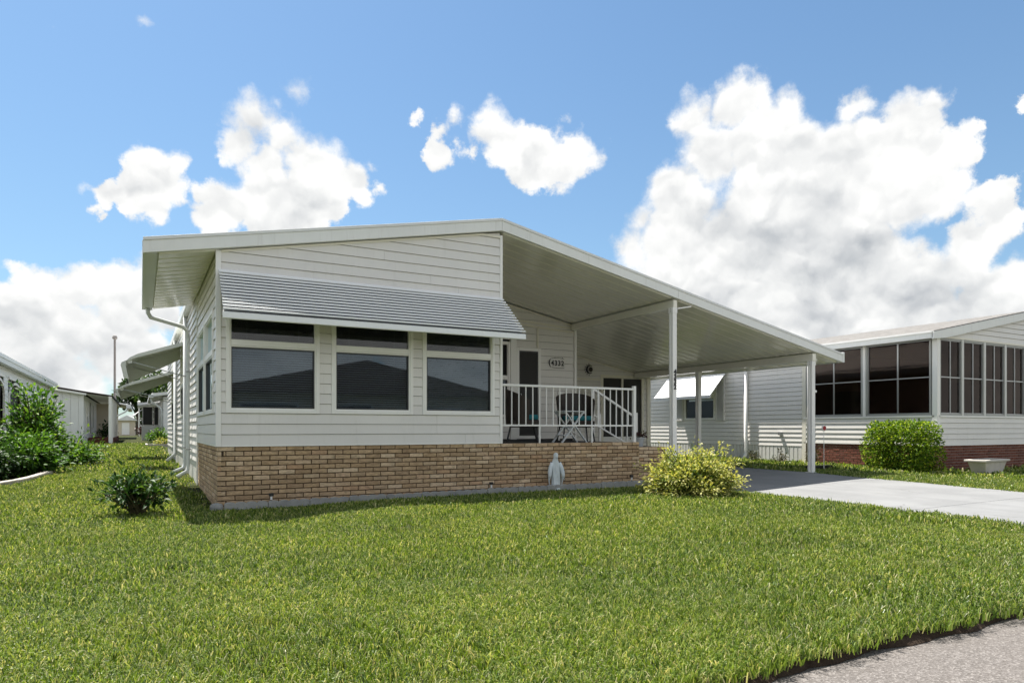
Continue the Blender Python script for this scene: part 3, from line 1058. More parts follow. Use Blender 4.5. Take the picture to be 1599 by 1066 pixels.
# --- roof
FA_H = 0.205
roof = MB()
e = 0.004
L0, L1, RX = -0.94, PEAK_X, 13.94
T_ = FA_H - 0.01
roof.prism([(x, -0.055, z) for x, z in ((L0 + .02, under(L0) + e), (PEAK_X, PEAK_Z + e), (RX - .02, under(RX) + e), (RX - .02, under(RX) + T_), (PEAK_X, PEAK_Z + T_), (L0 + .02, under(L0) + T_))],
           [(x, 4.95, z) for x, z in ((L0 + .02, under(L0) + e), (PEAK_X, PEAK_Z + e), (RX - .02, under(RX) + e), (RX - .02, under(RX) + T_), (PEAK_X, PEAK_Z + T_), (L0 + .02, under(L0) + T_))])
roof.prism([(x, 4.952, z) for x, z in ((-0.10, under(-.1) + e), (PEAK_X, PEAK_Z + e), (RX - .02, under(RX) + e), (RX - .02, under(RX) + T_), (PEAK_X, PEAK_Z + T_), (-0.10, under(-.1) + T_))],
           [(x, 9.1, z) for x, z in ((-0.10, under(-.1) + e), (PEAK_X, PEAK_Z + e), (RX - .02, under(RX) + e), (RX - .02, under(RX) + T_), (PEAK_X, PEAK_Z + T_), (-0.10, under(-.1) + T_))])
roof.prism([(x, 9.102, z) for x, z in ((-0.10, under(-.1) + e), (PEAK_X, PEAK_Z + e), (8.95, under(8.95) + e), (8.95, under(8.95) + T_), (PEAK_X, PEAK_Z + T_), (-0.10, under(-.1) + T_))],
           [(x, 20.1, z) for x, z in ((-0.10, under(-.1) + e), (PEAK_X, PEAK_Z + e), (8.95, under(8.95) + e), (8.95, under(8.95) + T_), (PEAK_X, PEAK_Z + T_), (-0.10, under(-.1) + T_))])
roof = roof.build('roof', M['roofmetal'], house)


def rake(x0, x1, dz0, dz1, y0, y1, name, mat):
    b_ = [(x0, under(x0) + dz0), (x1, under(x1) + dz0), (x1, under(x1) + dz1), (x0, under(x0) + dz1)]
    return MB().prism([(x, y0, z) for x, z in b_], [(x, y1, z) for x, z in b_]).build(name, mat, roof, bevel=0.004)


rake(-0.95, PEAK_X - 0.002, 0.0, FA_H - 0.035, -0.100, -0.058, 'fascia', M['fascia'])
rake(PEAK_X + 0.002, 8.70, 0.0, FA_H - 0.035, -0.100, -0.058, 'fascia', M['fascia'])
rake(8.706, 13.90, 0.0, FA_H - 0.035, -0.100, -0.058, 'fascia', M['fascia'])
rake(-0.95, PEAK_X - 0.002, FA_H - 0.034, FA_H + 0.012, -0.112, -0.020, 'drip_edge', M['roofmetal'])
rake(PEAK_X + 0.002, 13.93, FA_H - 0.034, FA_H + 0.012, -0.112, -0.020, 'drip_edge', M['roofmetal'])
# standing seams over the white coating
for k in range(12):
    y = 0.6 + k * 0.62
    if y < 4.9:
        MB().prism([(-0.9, y - .02, under(-.9) + T_ - .002), (PEAK_X, y - .02, PEAK_Z + T_ - .002), (PEAK_X, y + .02, PEAK_Z + T_ - .002), (-0.9, y + .02, under(-.9) + T_ - .002)],
                   [(-0.9, y - .015, under(-.9) + T_ + .075), (PEAK_X, y - .015, PEAK_Z + T_ + .075), (PEAK_X, y + .015, PEAK_Z + T_ + .075), (-0.9, y + .015, under(-.9) + T_ + .075)]).build('roof_seam', M['roofmetal'], roof)
mb = MB()
for a, b in ((-0.84, PEAK_X), (PEAK_X, 13.6)):
    z0_, z1_ = under(a) + T_, under(b) + T_
    mb.prism([(a, 0.02, z0_), (b, 0.02, z1_), (b, 4.9, z1_), (a, 4.9, z0_)], [(a, 0.02, z0_ + .055), (b, 0.02, z1_ + .055), (b, 4.9, z1_ + .055), (a, 4.9, z0_ + .055)])
mb.build('roof_overlay', M['roofmetal'], roof)
# soffit pans, each a separate metal panel
PW = 0.305


def pan(x0, x1, y, w=PW):
    mb = MB()
    prof = [(y + 0.004, -0.001), (y + 0.004, -0.016), (y + 0.03, -0.028), (y + w - 0.034, -0.028), (y + w - 0.006, -0.012), (y + w - 0.006, -0.001)]
    mb.prism([(x0, yy, under(x0) + dz) for yy, dz in prof], [(x1, yy, under(x1) + dz) for yy, dz in prof])
    mb.build('soffit_panel', M['soffit'], roof)


for k in range(16):
    pan(-0.755, -0.03, -0.05 + k * PW * 1.02)
y = -0.05
while y < 6.5:
    w_ = PW if y + PW < 6.55 else 6.55 - y
    if y + w_ <= 3.75:
        pan(PEAK_X + 0.06, 8.55, y, w_)
    pan(8.78 if y > 3.6 else 8.76, 12.84, y, w_)
    pan(13.04, 13.75, y, w_)
    y += PW + 0.004
# left gutter box along the eave
mb = MB()
gp = [(-0.955, 3.612), (-0.775, 3.632), (-0.765, 3.80), (-0.785, 3.80), (-0.79, 3.645), (-0.935, 3.63), (-0.94, 3.79), (-0.96, 3.80)]
mb.prism([(x, -0.056, z) for x, z in gp], [(x, 4.95, z) for x, z in gp])
mb.build('gutter', M['gutter'], roof)
MB().box(-0.956, -0.77, 4.952, 4.97, 3.61, 3.80).build('gutter_cap', M['gutter'], roof)
mb = MB()
gp = [(13.90, 2.795), (13.78, 2.80), (13.775, 2.97), (13.79, 2.97), (13.795, 2.815), (13.935, 2.815), (13.94, 2.99), (13.955, 2.99)]
mb.prism([(x, -0.056, z) for x, z in gp], [(x, 9.1, z) for x, z in gp])
mb.build('gutter', M['gutter'], roof)
MB().box(13.905, 13.965, -0.104, -0.057, 2.80, 3.045).build('gutter_cap', M['fascia'], roof)

# --- carport beams and posts
BX1, BX2 = 8.66, 12.94
MB().box(BX1 - 0.05, BX1 + 0.05, -0.05, 3.74, under(BX1) - 0.185, under(BX1) - 0.030).build('carport_beam', M['soffit'], house, bevel=0.004)
MB().box(BX2 - 0.06, BX2 + 0.06, -0.05, 6.54, under(BX2) - 0.20, under(BX2) - 0.030).build('carport_beam', M['soffit'], house, bevel=0.004)
MB().box(13.02, 13.04, -0.05, 6.54, under(BX2) - 0.205, under(BX2) - 0.15).build('beam_lip', M['soffit'], house)


def post(x, y, zt, w=0.10, d=0.10):
    zb = ground(x, y) + 0.02
    mb = MB()
    # hollow-look extrusion: face with two recessed grooves on the sides
    prof = [(-w / 2, -d / 2), (w / 2, -d / 2), (w / 2, -d * 0.18), (w / 2 - 0.012, -d * 0.14), (w / 2 - 0.012, d * 0.14), (w / 2, d * 0.18), (w / 2, d / 2), (-w / 2, d / 2), (-w / 2, d * 0.18), (-w / 2 + 0.012, d * 0.14), (-w / 2 + 0.012, -d * 0.14), (-w / 2, -d * 0.18)]
    mb.prism([(x + a, y + b, zb) for a, b in prof], [(x + a, y + b, zt) for a, b in prof])
    p = mb.build('carport_post', M['trim'], house)
    MB().box(x - w * 0.8, x + w * 0.8, y - d * 0.8, y + d * 0.8, zb - 0.004, zb + 0.012).build('base_plate', M['gutter'], p)
    MB().box(x - w * 0.5 - 0.008, x + w * 0.5 + 0.008, y - d * 0.5 - 0.008, y + d * 0.5 + 0.008, zt - 0.11, zt - 0.002).build('post_bracket', M['trim'], p)
    for dz in (0.03, 0.075):
        MB().tube([(x - w / 2 - 0.008, y, zt - dz), (x - w / 2 - 0.014, y, zt - dz)], 0.009, 8).build('bolt', M['alum'], p)
    return p


p1 = post(BX1 - 0.02, 0.0, under(BX1) - 0.186, 0.105, 0.115)
p2 = post(BX2, 0.03, under(BX2) - 0.201, 0.11, 0.12)
p3 = post(BX2, 3.75, under(BX2) - 0.201, 0.11, 0.12)
# small white lamp fixture on the front right post
mb = MB(); mb.lathe([(0.0, 0), (0.03, 0.005), (0.035, 0.04), (0.02, 0.06)], 10, (BX2 + 0.10, 0.0, 2.05)); mb.box(BX2 + 0.056, BX2 + 0.08, -0.02, 0.02, 2.06, 2.10)
mb.build('post_lamp', M['trim'], p2)
mb = MB(); mb.beam((BX1 + 0.06, -0.055, under(BX1) - 0.20), (BX1 + 0.42, -0.055, under(BX1 + .42) - 0.045), 0.02, 0.025); mb.build('knee_brace', M['trim'], house)


def glyphs(text, size, F, u, z, out_, step, mat, parent, vertical=False, name='digit', org=(0, 0, 0), sx=1.0, bold=0.0):
    for i, ch in enumerate(text):
        cu = bpy.data.curves.new('glyph', 'FONT')
        cu.body = ch
        cu.size = size
        cu.extrude = 0.004
        cu.offset = bold
        cu.align_x = 'CENTER'
        tmp = bpy.data.objects.new('glyph', cu)
        COL.objects.link(tmp)
        dg = bpy.context.evaluated_depsgraph_get()
        me = bpy.data.meshes.new_from_object(tmp.evaluated_get(dg))
        bpy.data.objects.remove(tmp)
        for v in me.vertices:
            x, y, zz = v.co
            uu = u + x * sx + (0 if vertical else i * step)
            vz = z + y - (i * step if vertical else 0)
            px_ = F(uu, vz, out_ + zz)
            v.co = (px_[0] - org[0], px_[1] - org[1], px_[2] - org[2])
        me.materials.clear()
        me.materials.append(mat)
        link(name, me, parent)


FPOST = lambda u, z, o: (BX1 - 0.02 + u, -0.0575 - o, z)
glyphs('4332', 0.135, FPOST, 0.008, 2.32, 0.005, 0.103, M['black'], p1, True, 'house_number', sx=1.05, bold=0.006)

# --- slatted window awning over the front windows
AW_Y, AW_ZT, AW_ZB = -0.66, 3.49, 2.815
NS = 13
aw = MB()
aw.box(0.01, 4.65, -0.05, -0.023, 3.45, 3.51)
awn = aw.build('window_awning', M['awning'], house)
for k in range(NS):
    yy = -0.025 + (AW_Y + 0.03) * k / NS
    zz = AW_ZT + (AW_ZB - AW_ZT) * k / NS
    xr = 4.655 + 0.115 * (k + 1) / NS
    mb = MB()
    # louvre slat: shallow tread with a turned-down front lip
    cs = [(yy - 0.018, zz - 0.001), (yy - 0.060, zz - 0.004), (yy - 0.067, zz - 0.008), (yy - 0.068, zz - 0.029), (yy - 0.064, zz - 0.029), (yy - 0.061, zz - 0.011), (yy - 0.018, zz - 0.006)]
    mb.prism([(0.012, a, b) for a, b in cs], [(xr, a, b) for a, b in cs])
    mb.build('slat', M['awning'], awn)
mb = MB()
cs = [(AW_Y + 0.01, AW_ZB - 0.005), (AW_Y - 0.012, AW_ZB - 0.012), (AW_Y - 0.018, AW_ZB - 0.095), (AW_Y - 0.004, AW_ZB - 0.105), (AW_Y + 0.004, AW_ZB - 0.09), (AW_Y + 0.006, AW_ZB - 0.02)]
mb.prism([(0.008, a, b) for a, b in cs], [(4.775, a, b) for a, b in cs])
mb.build('valance', M['awning'], awn)
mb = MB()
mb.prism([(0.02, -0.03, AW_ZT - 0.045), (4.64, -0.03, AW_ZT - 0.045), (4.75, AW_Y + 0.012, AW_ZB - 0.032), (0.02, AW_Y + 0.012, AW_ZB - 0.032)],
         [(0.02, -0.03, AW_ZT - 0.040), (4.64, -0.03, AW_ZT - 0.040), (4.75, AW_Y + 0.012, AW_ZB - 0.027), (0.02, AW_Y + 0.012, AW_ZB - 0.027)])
mb.build('gap_shade_sheet', M['aw_gap_shade'], awn)  # added dark sheet: shade in the slat gaps put in as colour
for xx in (0.16, 1.55, 3.08, 4.50):
    MB().beam((xx, -0.03, AW_ZT - 0.085), (xx, AW_Y + 0.02, AW_ZB - 0.07), 0.03, 0.02).build('awning_rafter', M['awning'], awn)
for xx in (0.08, 4.56):
    MB().tube([(xx, AW_Y + 0.02, AW_ZB - 0.07), (xx, -0.04, 2.86)], 0.008, 6).build('support_arm', M['alum'], awn)

# --- two scoop awnings on the left wall


def scoop_awning(y0, y1, zt, proj, zo, zl, wd):
    mb = MB()
    prof = [(0.0, zt)]
    for k in range(9):
        a = k / 8.0
        prof.append((-proj * (0.55 + 0.40 * a ** 0.8) if k < 6 else -proj * (0.98 + 0.02 * (k - 6)), 0))
    # straight sheet down to a rolled front, then a drop lip
    prof = [(-0.02, zt), (-proj * 0.45, zt - (zt - zo) * 0.45), (-proj * 0.80, zt - (zt - zo) * 0.82), (-proj * 0.93, zo - 0.02), (-proj * 0.99, zo - 0.10), (-proj, zo - 0.22), (-proj * 0.985, (zo + zl) / 2 - 0.05), (-proj * 0.95, zl)]
    t = 0.012
    inner = []
    for i, (x, z) in enumerate(prof):
        a = prof[max(0, i - 1)]; b = prof[min(len(prof) - 1, i + 1)]
        dx, dz = b[0] - a[0], b[1] - a[1]
        L_ = math.hypot(dx, dz)
        inner.append((x - dz / L_ * t * -1, z + dx / L_ * t))
    for i in range(len(prof) - 1):
        q = [prof[i], prof[i + 1], inner[i + 1], inner[i]]
        mb.prism([(x, y0, z) for x, z in q], [(x, y1, z) for x, z in q])
    o_ = mb.build('scoop_awning', M['aw_green'], house)
    for yy in (y0 + 0.05, (y0 + y1) / 2, y1 - 0.05):
        r_ = MB()
        for i in range(len(inner) - 1):
            r_.beam((inner[i][0], yy, inner[i][1] - 0.015), (inner[i + 1][0], yy, inner[i + 1][1] - 0.015), 0.025, 0.02)
        r_.build('awning_rib', M['aw_green'], o_)
    wing = [(x, z) for x, z in prof[:-1]] + [(-proj * 0.95, zl), (-proj * 0.5, zl + 0.30), (-0.02, zt - 0.36)]
    wi = MB()
    for i in range(len(prof) - 1):
        (xa, za), (xb, zb) = prof[i], prof[i + 1]
        f_ = lambda x: zl + (zt - wd - zl) * (x + proj * 0.95) / (proj * 0.95 - 0.02)
        la, lb = min(za, f_(xa)), min(zb, f_(xb))
        wi.prism([(xa, y1 - .014, za), (xb, y1 - .014, zb), (xb, y1 - .014, lb), (xa, y1 - .014, la)], [(xa, y1 - .004, za), (xb, y1 - .004, zb), (xb, y1 - .004, lb), (xa, y1 - .004, la)])
    wi.build('side_wing', M['aw_green'], o_)
    rim = MB()
    rin = []
    for i, (x, z) in enumerate(prof):
        a = prof[max(0, i - 1)]; b = prof[min(len(prof) - 1, i + 1)]
        dx, dz = b[0] - a[0], b[1] - a[1]
        L_ = math.hypot(dx, dz)
        rin.append((x - dz / L_ * 0.11 * -1, z + dx / L_ * 0.11))
    for i in range(len(prof) - 1):
        q = [prof[i], prof[i + 1], rin[i + 1], rin[i]]
        rim.prism([(x, y0 - .012, z) for x, z in q], [(x, y0 - .002, z) for x, z in q])
    rim.build('rim', M['aw_green'], o_)
    for yy in (y0 + 0.04, y1 - 0.04):
        MB().tube([(-proj * 0.93, yy, zo - 0.12), (-0.02, yy + 0.02, zo - 0.42 - 0.1 * (proj - 1.2))], 0.013, 6).build('support_arm', M['alum'], o_)
        MB().tube([(-proj * 0.93, yy - 0.012, zo - 0.12), (-proj * 0.93, yy + 0.012, zo - 0.12)], 0.05, 12).build('pivot_disc', M['aw_green'], o_)
    return o_


scoop_awning(8.45, 10.05, 3.40, 1.30, 2.97, 2.42, 0.30)
scoop_awning(14.3, 16.2, 3.10, 1.62, 2.58, 2.20, 0.22)

# --- downspouts


def downspout(pts, r=0.042):
    o_ = MB().tube(pts, r, 8).build('downspout', M['gutter'], house, smooth=True)
    return o_


downspout([(-0.85, 4.80, 3.63), (-0.85, 4.82, 3.53), (-0.80, 4.88, 3.45), (-0.20, 5.30, 3.36), (-0.10, 5.36, 3.28), (-0.085, 5.37, 3.1), (-0.085, 5.37, 0.42), (-0.10, 5.37, 0.30), (-0.30, 5.33, 0.18)])
downspout([(-0.075, 6.75, 3.98), (-0.075, 6.75, 0.42), (-0.10, 6.75, 0.30), (-0.32, 6.72, 0.20)])
downspout([(-0.075, 11.8, 3.95), (-0.075, 11.8, 0.45), (-0.30, 11.7, 0.25)], 0.05)
MB().box(-0.14, -0.101, 4.99, 20.1, under(-.1) + 0.02, under(-.1) + 0.19).build('fascia', M['fascia'], roof)
for yy, zz in ((5.37, 0.75), (6.75, 0.75), (5.37, 2.4), (6.75, 2.4)):
    MB().box(-0.13, -0.03, yy - 0.05, yy + 0.05, zz, zz + 0.03).build('pipe_strap', M['alum'], house)

# --- porch railing
rail = MB()
RY = 0.075
rail.box(4.675, 7.70, RY - 0.022, RY + 0.022, 1.965, 2.005)
rail = rail.build('porch_railing', M['rail'], house, bevel=0.003)
MB().box(4.675, 7.655, RY - 0.016, RY + 0.016, 1.245, 1.275).build('bottom_rail', M['rail'], rail)
MB().box(7.66, 7.722, RY - 0.031, RY + 0.031, 0.926, 2.05).build('end_post', M['rail'], rail, bevel=0.004)
nb = 20
bal = MB((0, RY, 1.25)).box(-0.0085, 0.0085, RY - 0.0085, RY + 0.0085, 1.2745, 1.966).mesh('baluster', M['rail'])
for k in range(nb):
    x = 4.76 + k * 0.1465
    link('baluster', bal, rail, (x, RY, 1.25))
for x in (5.492, 6.664):
    MB().box(x - 0.013, x + 0.013, RY - 0.013, RY + 0.013, 0.926, 1.2455).build('rail_leg', M['rail'], rail)
# stair rails going down to the carport
for yy in (1.5, 2.9):
    s = MB()
    s.beam((7.72, yy, 2.06), (8.82, yy, 1.48), 0.04, 0.045)
    s = s.build('stair_railing', M['rail'], house)
    MB().beam((7.70, yy, 1.32), (8.78, yy, 0.80), 0.025, 0.03).build('bottom_rail', M['rail'], s)
    MB().box(7.68, 7.725, yy - 0.022, yy + 0.022, 0.926, 2.06).build('newel_post', M['rail'], s)
    MB().box(8.87, 8.92, yy - 0.022, yy + 0.022, 0.15, 1.56).build('newel_post', M['rail'], s)
    for k in range(6):
        x = 7.86 + k * 0.155
        zt = 2.05 - (x - 7.70) / 1.1 * 0.56
        MB().box(x - 0.010, x + 0.010, yy - 0.010, yy + 0.010, zt - 0.72, zt - 0.02).build('baluster', M['rail'], s)

# ------------------------------------------------------------------ house number plaque and wall ornament
pq = thing('house_number_plaque', 'black numerals 4332 with a curved wire bracket on the porch wall', 'house number', (8.2, 3.775, 2.83))
org = (8.2, 3.775, 2.83)
mb = MB(org)
arc = [(8.06 - 0.085 * math.cos(a), 3.757, 2.845 + 0.115 * math.sin(a)) for a in np.linspace(-1.15, 1.15, 14)]
mb.tube(arc, [0.004 + 0.010 * math.sin(math.pi * i / 13) for i in range(14)], 6)
mb.tube([(8.05, 3.757, 2.738), (8.12, 3.757, 2.725), (8.25, 3.757, 2.722), (8.42, 3.757, 2.73)], 0.005, 6)
mb.tube([(8.04, 3.757, 2.955), (8.14, 3.757, 2.972), (8.25, 3.757, 2.975), (8.42, 3.757, 2.95)], 0.004, 6)
for x in (8.14, 8.36):
    mb.tube([(x, 3.757, 2.972), (x, 3.75, 2.985)], 0.010, 6)
mb.build('wire_bracket', M['black'], pq)
glyphs('4332', 0.178, FP, 8.085, 2.785, 0.022, 0.099, M['black'], pq, False, 'digit', org, sx=0.95, bold=0.004)
mo = thing('wall_ornament', 'round dark metal sun and moon ornament high on the carport back wall', 'wall ornament', (11.15, 6.57, 3.02))
org = (11.15, 6.57, 3.02)
mb = MB(org)
mb.tube([(11.17 + 0.12 * math.cos(a), 6.55, 3.02 + 0.12 * math.sin(a)) for a in np.linspace(0.9, 2 * math.pi - 0.9, 18)], [0.006 + 0.022 * math.sin(math.pi * i / 17) for i in range(18)], 8)
mb.build('crescent', M['black'], mo)
mb = MB(org)
mb.lathe([(0.0, 0.0), (0.07, 0.005), (0.075, 0.012), (0.04, 0.022)], 16, (0, 0, 0))
mb.v = [(11.19 + x, 6.55 - z, 3.02 + y_) for x, y_, z in mb.v]
mb.build('sun_disc', M['wicker'], mo)
mb = MB(org)
for k in range(7):
    a = R(95 + k * 28)
    mb.tube([(11.15 + 0.15 * math.cos(a), 6.55, 3.02 + 0.15 * math.sin(a)), (11.15 + 0.20 * math.cos(a + .12), 6.55, 3.02 + 0.20 * math.sin(a + .12))], [0.012, 0.003], 5)
mb.build('ray', M['black'], mo)

# ------------------------------------------------------------------ porch furniture


def make_chair(label, loc, rz):
    c = thing('wicker_chair', label, 'chair', loc, rz, 'wicker chairs on the porch')
    W, D, SH = 0.34, 0.30, 0.46
    # barrel back: a wrapped shell, higher in the middle, sloping to arms
    mb = MB()
    n_ = 26
    vs = []
    for i in range(n_ + 1):
        a = R(-112 + 224 * i / n_)
        x, y_ = W * 1.18 * math.sin(a), D * 1.15 * math.cos(a)
        k = math.cos(a / 2.05) ** 1.4
        top_ = 0.62 + 0.44 * k
        fl = 1.0 + 0.10 * k
        for (zz, rr) in ((SH - 0.10, 0.93), (SH + 0.08, 0.97), ((SH + top_) / 2, 1.0), (top_, fl), (top_ - 0.015, fl - 0.10), ((SH + top_) / 2, 0.90), (SH + 0.08, 0.87), (SH - 0.10, 0.86)):
            vs.append((x * rr, y_ * rr, zz))
    fs = []
    for i in range(n_):
        for j in range(8):
            j2 = (j + 1) % 8
            fs.append((i * 8 + j, i * 8 + j2, (i + 1) * 8 + j2, (i + 1) * 8 + j))
    fs.append(tuple(range(8)))
    fs.append(tuple(n_ * 8 + 7 - k for k in range(8)))
    mb.add(vs, fs)
    mb.build('backrest', M['wicker'], c)
    mb = MB()
    mb.prism([(-W, -D, SH - 0.16), (W, -D, SH - 0.16), (W, D * .8, SH - 0.16), (-W, D * .8, SH - 0.16)], [(-W, -D - .03, SH - 0.02), (W, -D - .03, SH - 0.02), (W, D * .8, SH - 0.02), (-W, D * .8, SH - 0.02)])
    mb.build('seat', M['wicker'], c, bevel=0.02)
    MB().box(-W * .9, W * .9, -D, D * .75, SH - 0.015, SH + 0.085).build('cushion', M['teal'], c, bevel=0.03)
    for sx_ in (-1, 1):
        for sy_ in (-1, 1):
            MB().tube([(sx_ * W * .88, sy_ * D * .78, SH - 0.15), (sx_ * W * 1.0, sy_ * D * 1.02, 0.0)], 0.016, 8).build('leg', M['black'], c)
    return c


FLOOR = 0.926
make_chair('dark wicker armchair with teal cushion half hidden behind the corner beside the front door', (5.62, 0.95, FLOOR), R(62))
make_chair('dark wicker barrel chair with teal cushion behind the small white folding table', (7.28, 1.55, FLOOR), R(-20))
tb = thing('folding_table', 'small white folding table with crossed legs on the porch', 'table', (6.52, 0.62, FLOOR))
for k in range(5):
    MB().box(-0.25, 0.25, -0.20 + k * 0.082, -0.125 + k * 0.082, 0.605, 0.625).build('table_slat', M['tablewood'], tb, bevel=0.003)
MB().box(-0.23, -0.20, -0.19, 0.19, 0.57, 0.604).build('table_cleat', M['tablewood'], tb)
MB().box(0.20, 0.23, -0.19, 0.19, 0.57, 0.604).build('table_cleat', M['tablewood'], tb)
for yy in (-0.17, 0.17):
    MB().beam((-0.30, yy, 0.0), (0.20, yy, 0.60), 0.022, 0.045, up=(0, 1, 0)).build('leg', M['tablewood'], tb)
    MB().beam((0.30, yy + 0.025, 0.0), (-0.20, yy + 0.025, 0.60), 0.022, 0.045, up=(0, 1, 0)).build('leg', M['tablewood'], tb)
MB().tube([(0, -0.17, 0.3), (0, 0.195, 0.3)], 0.012, 8).build('pivot_bar', M['tablewood'], tb)
MB().box(-0.24, -0.02, -0.16, 0.16, 0.135, 0.155).build('shelf', M['tablewood'], tb, bevel=0.003)

# ------------------------------------------------------------------ foliage builders


def leaf_mesh(name, base, dirs, ups, L, W, rnd, mat, fold=0.25, droop=0.15):
    n = len(base)
    base = np.asarray(base, float); d = np.asarray(dirs, float); u = np.asarray(ups, float)
    d /= np.linalg.norm(d, axis=1, keepdims=True) + 1e-9
    s = np.cross(d, u); s /= np.linalg.norm(s, axis=1, keepdims=True) + 1e-9
    u = np.cross(s, d)
    L = np.asarray(L)[:, None]; W = np.asarray(W)[:, None]
    v = np.empty((n, 5, 3))
    v[:, 0] = base
    v[:, 1] = base + d * L * 0.45 - s * W * 0.5 + u * W * fold
    v[:, 2] = base + d * L * 0.52
    v[:, 3] = base + d * L * 0.45 + s * W * 0.5 + u * W * fold
    v[:, 4] = base + d * L - u * L * droop
    f = np.array([[0, 2, 1], [0, 3, 2], [2, 4, 1], [2, 3, 4]])
    faces = (f[None] + (np.arange(n) * 5)[:, None, None]).reshape(-1, 3)
    me = bpy.data.meshes.new(name)
    me.vertices.add(n * 5)
    me.vertices.foreach_set('co', v.reshape(-1).astype(np.float32))
    me.loops.add(len(faces) * 3)
    me.loops.foreach_set('vertex_index', faces.reshape(-1).astype(np.int32))
    me.polygons.add(len(faces))
    me.polygons.foreach_set('loop_start', np.arange(0, len(faces) * 3, 3, dtype=np.int32))
    me.update(calc_edges=True)
    at = me.attributes.new('rnd', 'FLOAT', 'FACE')
    at.data.foreach_set('value', np.repeat(np.asarray(rnd, dtype=np.float32), 4))
    me.materials.append(mat)
    me.validate()
    return me


def unit(a):
    return a / (np.linalg.norm(a, axis=1, keepdims=True) + 1e-9)


def shrub(name, label, cat, loc, radii, nb, nl, L, W, mat, stem=None, group=None, t0=0.3, jit=0.06, flat=0.5, lift=0.12, zmin=0.02, part='foliage', young=0.0, stretch=0.25, single=False, up_bias=0.6, elmin=2.0):
    """branches fanning out from the base, leaves along their outer part; uneven outline"""
    root = thing(name, label, cat, loc, group=group)
    rx, ry, rz = radii
    sm = MB()
    B, Dd, U, RN, TT = [], [], [], [], []
    for i in range(nb):
        az = random.uniform(0, 2 * math.pi)
        el = math.asin(random.uniform(max(0.02, math.sin(R(elmin))), 1.0)) if random.random() > 0.25 else R(random.uniform(elmin, elmin + 33))
        k = random.uniform(0.72, 1.0) if random.random() > 0.18 else random.uniform(1.0, 1.0 + stretch)
        end = Vector((rx * math.cos(az) * math.cos(el) * k, ry * math.sin(az) * math.cos(el) * k, max(zmin + 0.05, rz * math.sin(el) * k + lift * rz * (1 - math.sin(el)))))
        st = Vector((random.uniform(-.12, .12) * rx, random.uniform(-.12, .12) * ry, 0))
        mid = st.lerp(end, 0.5) + Vector((0, 0, 0.14 * rz))
        pts = []
        for q in range(6):
            t = q / 5.0
            a = st.lerp(mid, t); b = mid.lerp(end, t)
            pts.append(a.lerp(b, t))
        sm.tube([tuple(p) for p in pts], [0.012 * (1 - 0.8 * q / 5.0) * (rz / 0.8 + 0.3) for q in range(6)], 5)
        for j in range(nl):
            t = t0 + (1 - t0) * (random.random() ** 0.8)
            f_ = t * 5
            q = min(4, int(f_))
            p = pts[q].lerp(pts[q + 1], f_ - q)
            tang = (pts[q + 1] - pts[q]).normalized()
            rj = Vector((random.gauss(0, 1), random.gauss(0, 1), random.gauss(0, .8))) * jit
            p2 = p + rj
            if p2.z < zmin: p2.z = zmin + random.uniform(0, .05)
            od = tang * 0.6 + rj.normalized() * 0.8 + Vector((random.gauss(0, .35), random.gauss(0, .35), random.gauss(0, .35) + 0.05))
            B.append(p2); Dd.append(od)
            U.append(Vector((random.gauss(0, flat), random.gauss(0, flat), up_bias + random.random())))
            RN.append(min(0.999, max(0.001, random.random() * (1 - young) + young * (t ** 3) * random.uniform(0.6, 1.1))))
    n = len(B)
    Ls = RNG.uniform(0.7, 1.2, n) * L
    Ws = RNG.uniform(0.75, 1.15, n) * W
    if single:
        protos = []
        for q in range(8):
            protos.append(leaf_mesh('leaf', [(0, 0, 0)], [(0, 1, 0)], [(0, 0, 1)], [L * (0.8 + 0.06 * q)], [W * (0.85 + 0.04 * q)], [(q + 0.5) / 8], mat, 0.2 + 0.02 * q, 0.05 + 0.04 * q))
        rest = []
        for i in range(n):
            if i < 300:
                dv = Vector(Dd[i]).normalized(); uv = Vector(U[i])
                s = dv.cross(uv).normalized(); uu = s.cross(dv)
                mt = Matrix((s, dv, uu)).transposed()
                link('leaf', random.choice(protos), root, B[i], mt.to_euler())
            else:
                rest.append(i)
        if rest:
            o_ = link(part, leaf_mesh(part, [tuple(B[i]) for i in rest], [tuple(Dd[i]) for i in rest], [tuple(U[i]) for i in rest], Ls[rest], Ws[rest], [RN[i] for i in rest], mat), root)
            o_['kind'] = 'stuff'
    else:
        o_ = link(part, leaf_mesh(part, [tuple(b) for b in B], [tuple(b) for b in Dd], [tuple(b) for b in U], Ls, Ws, RN, mat), root)
        o_['kind'] = 'stuff'
    sm.build('branch', stem or M['stemgreen'], root, kind='stuff')
    return root


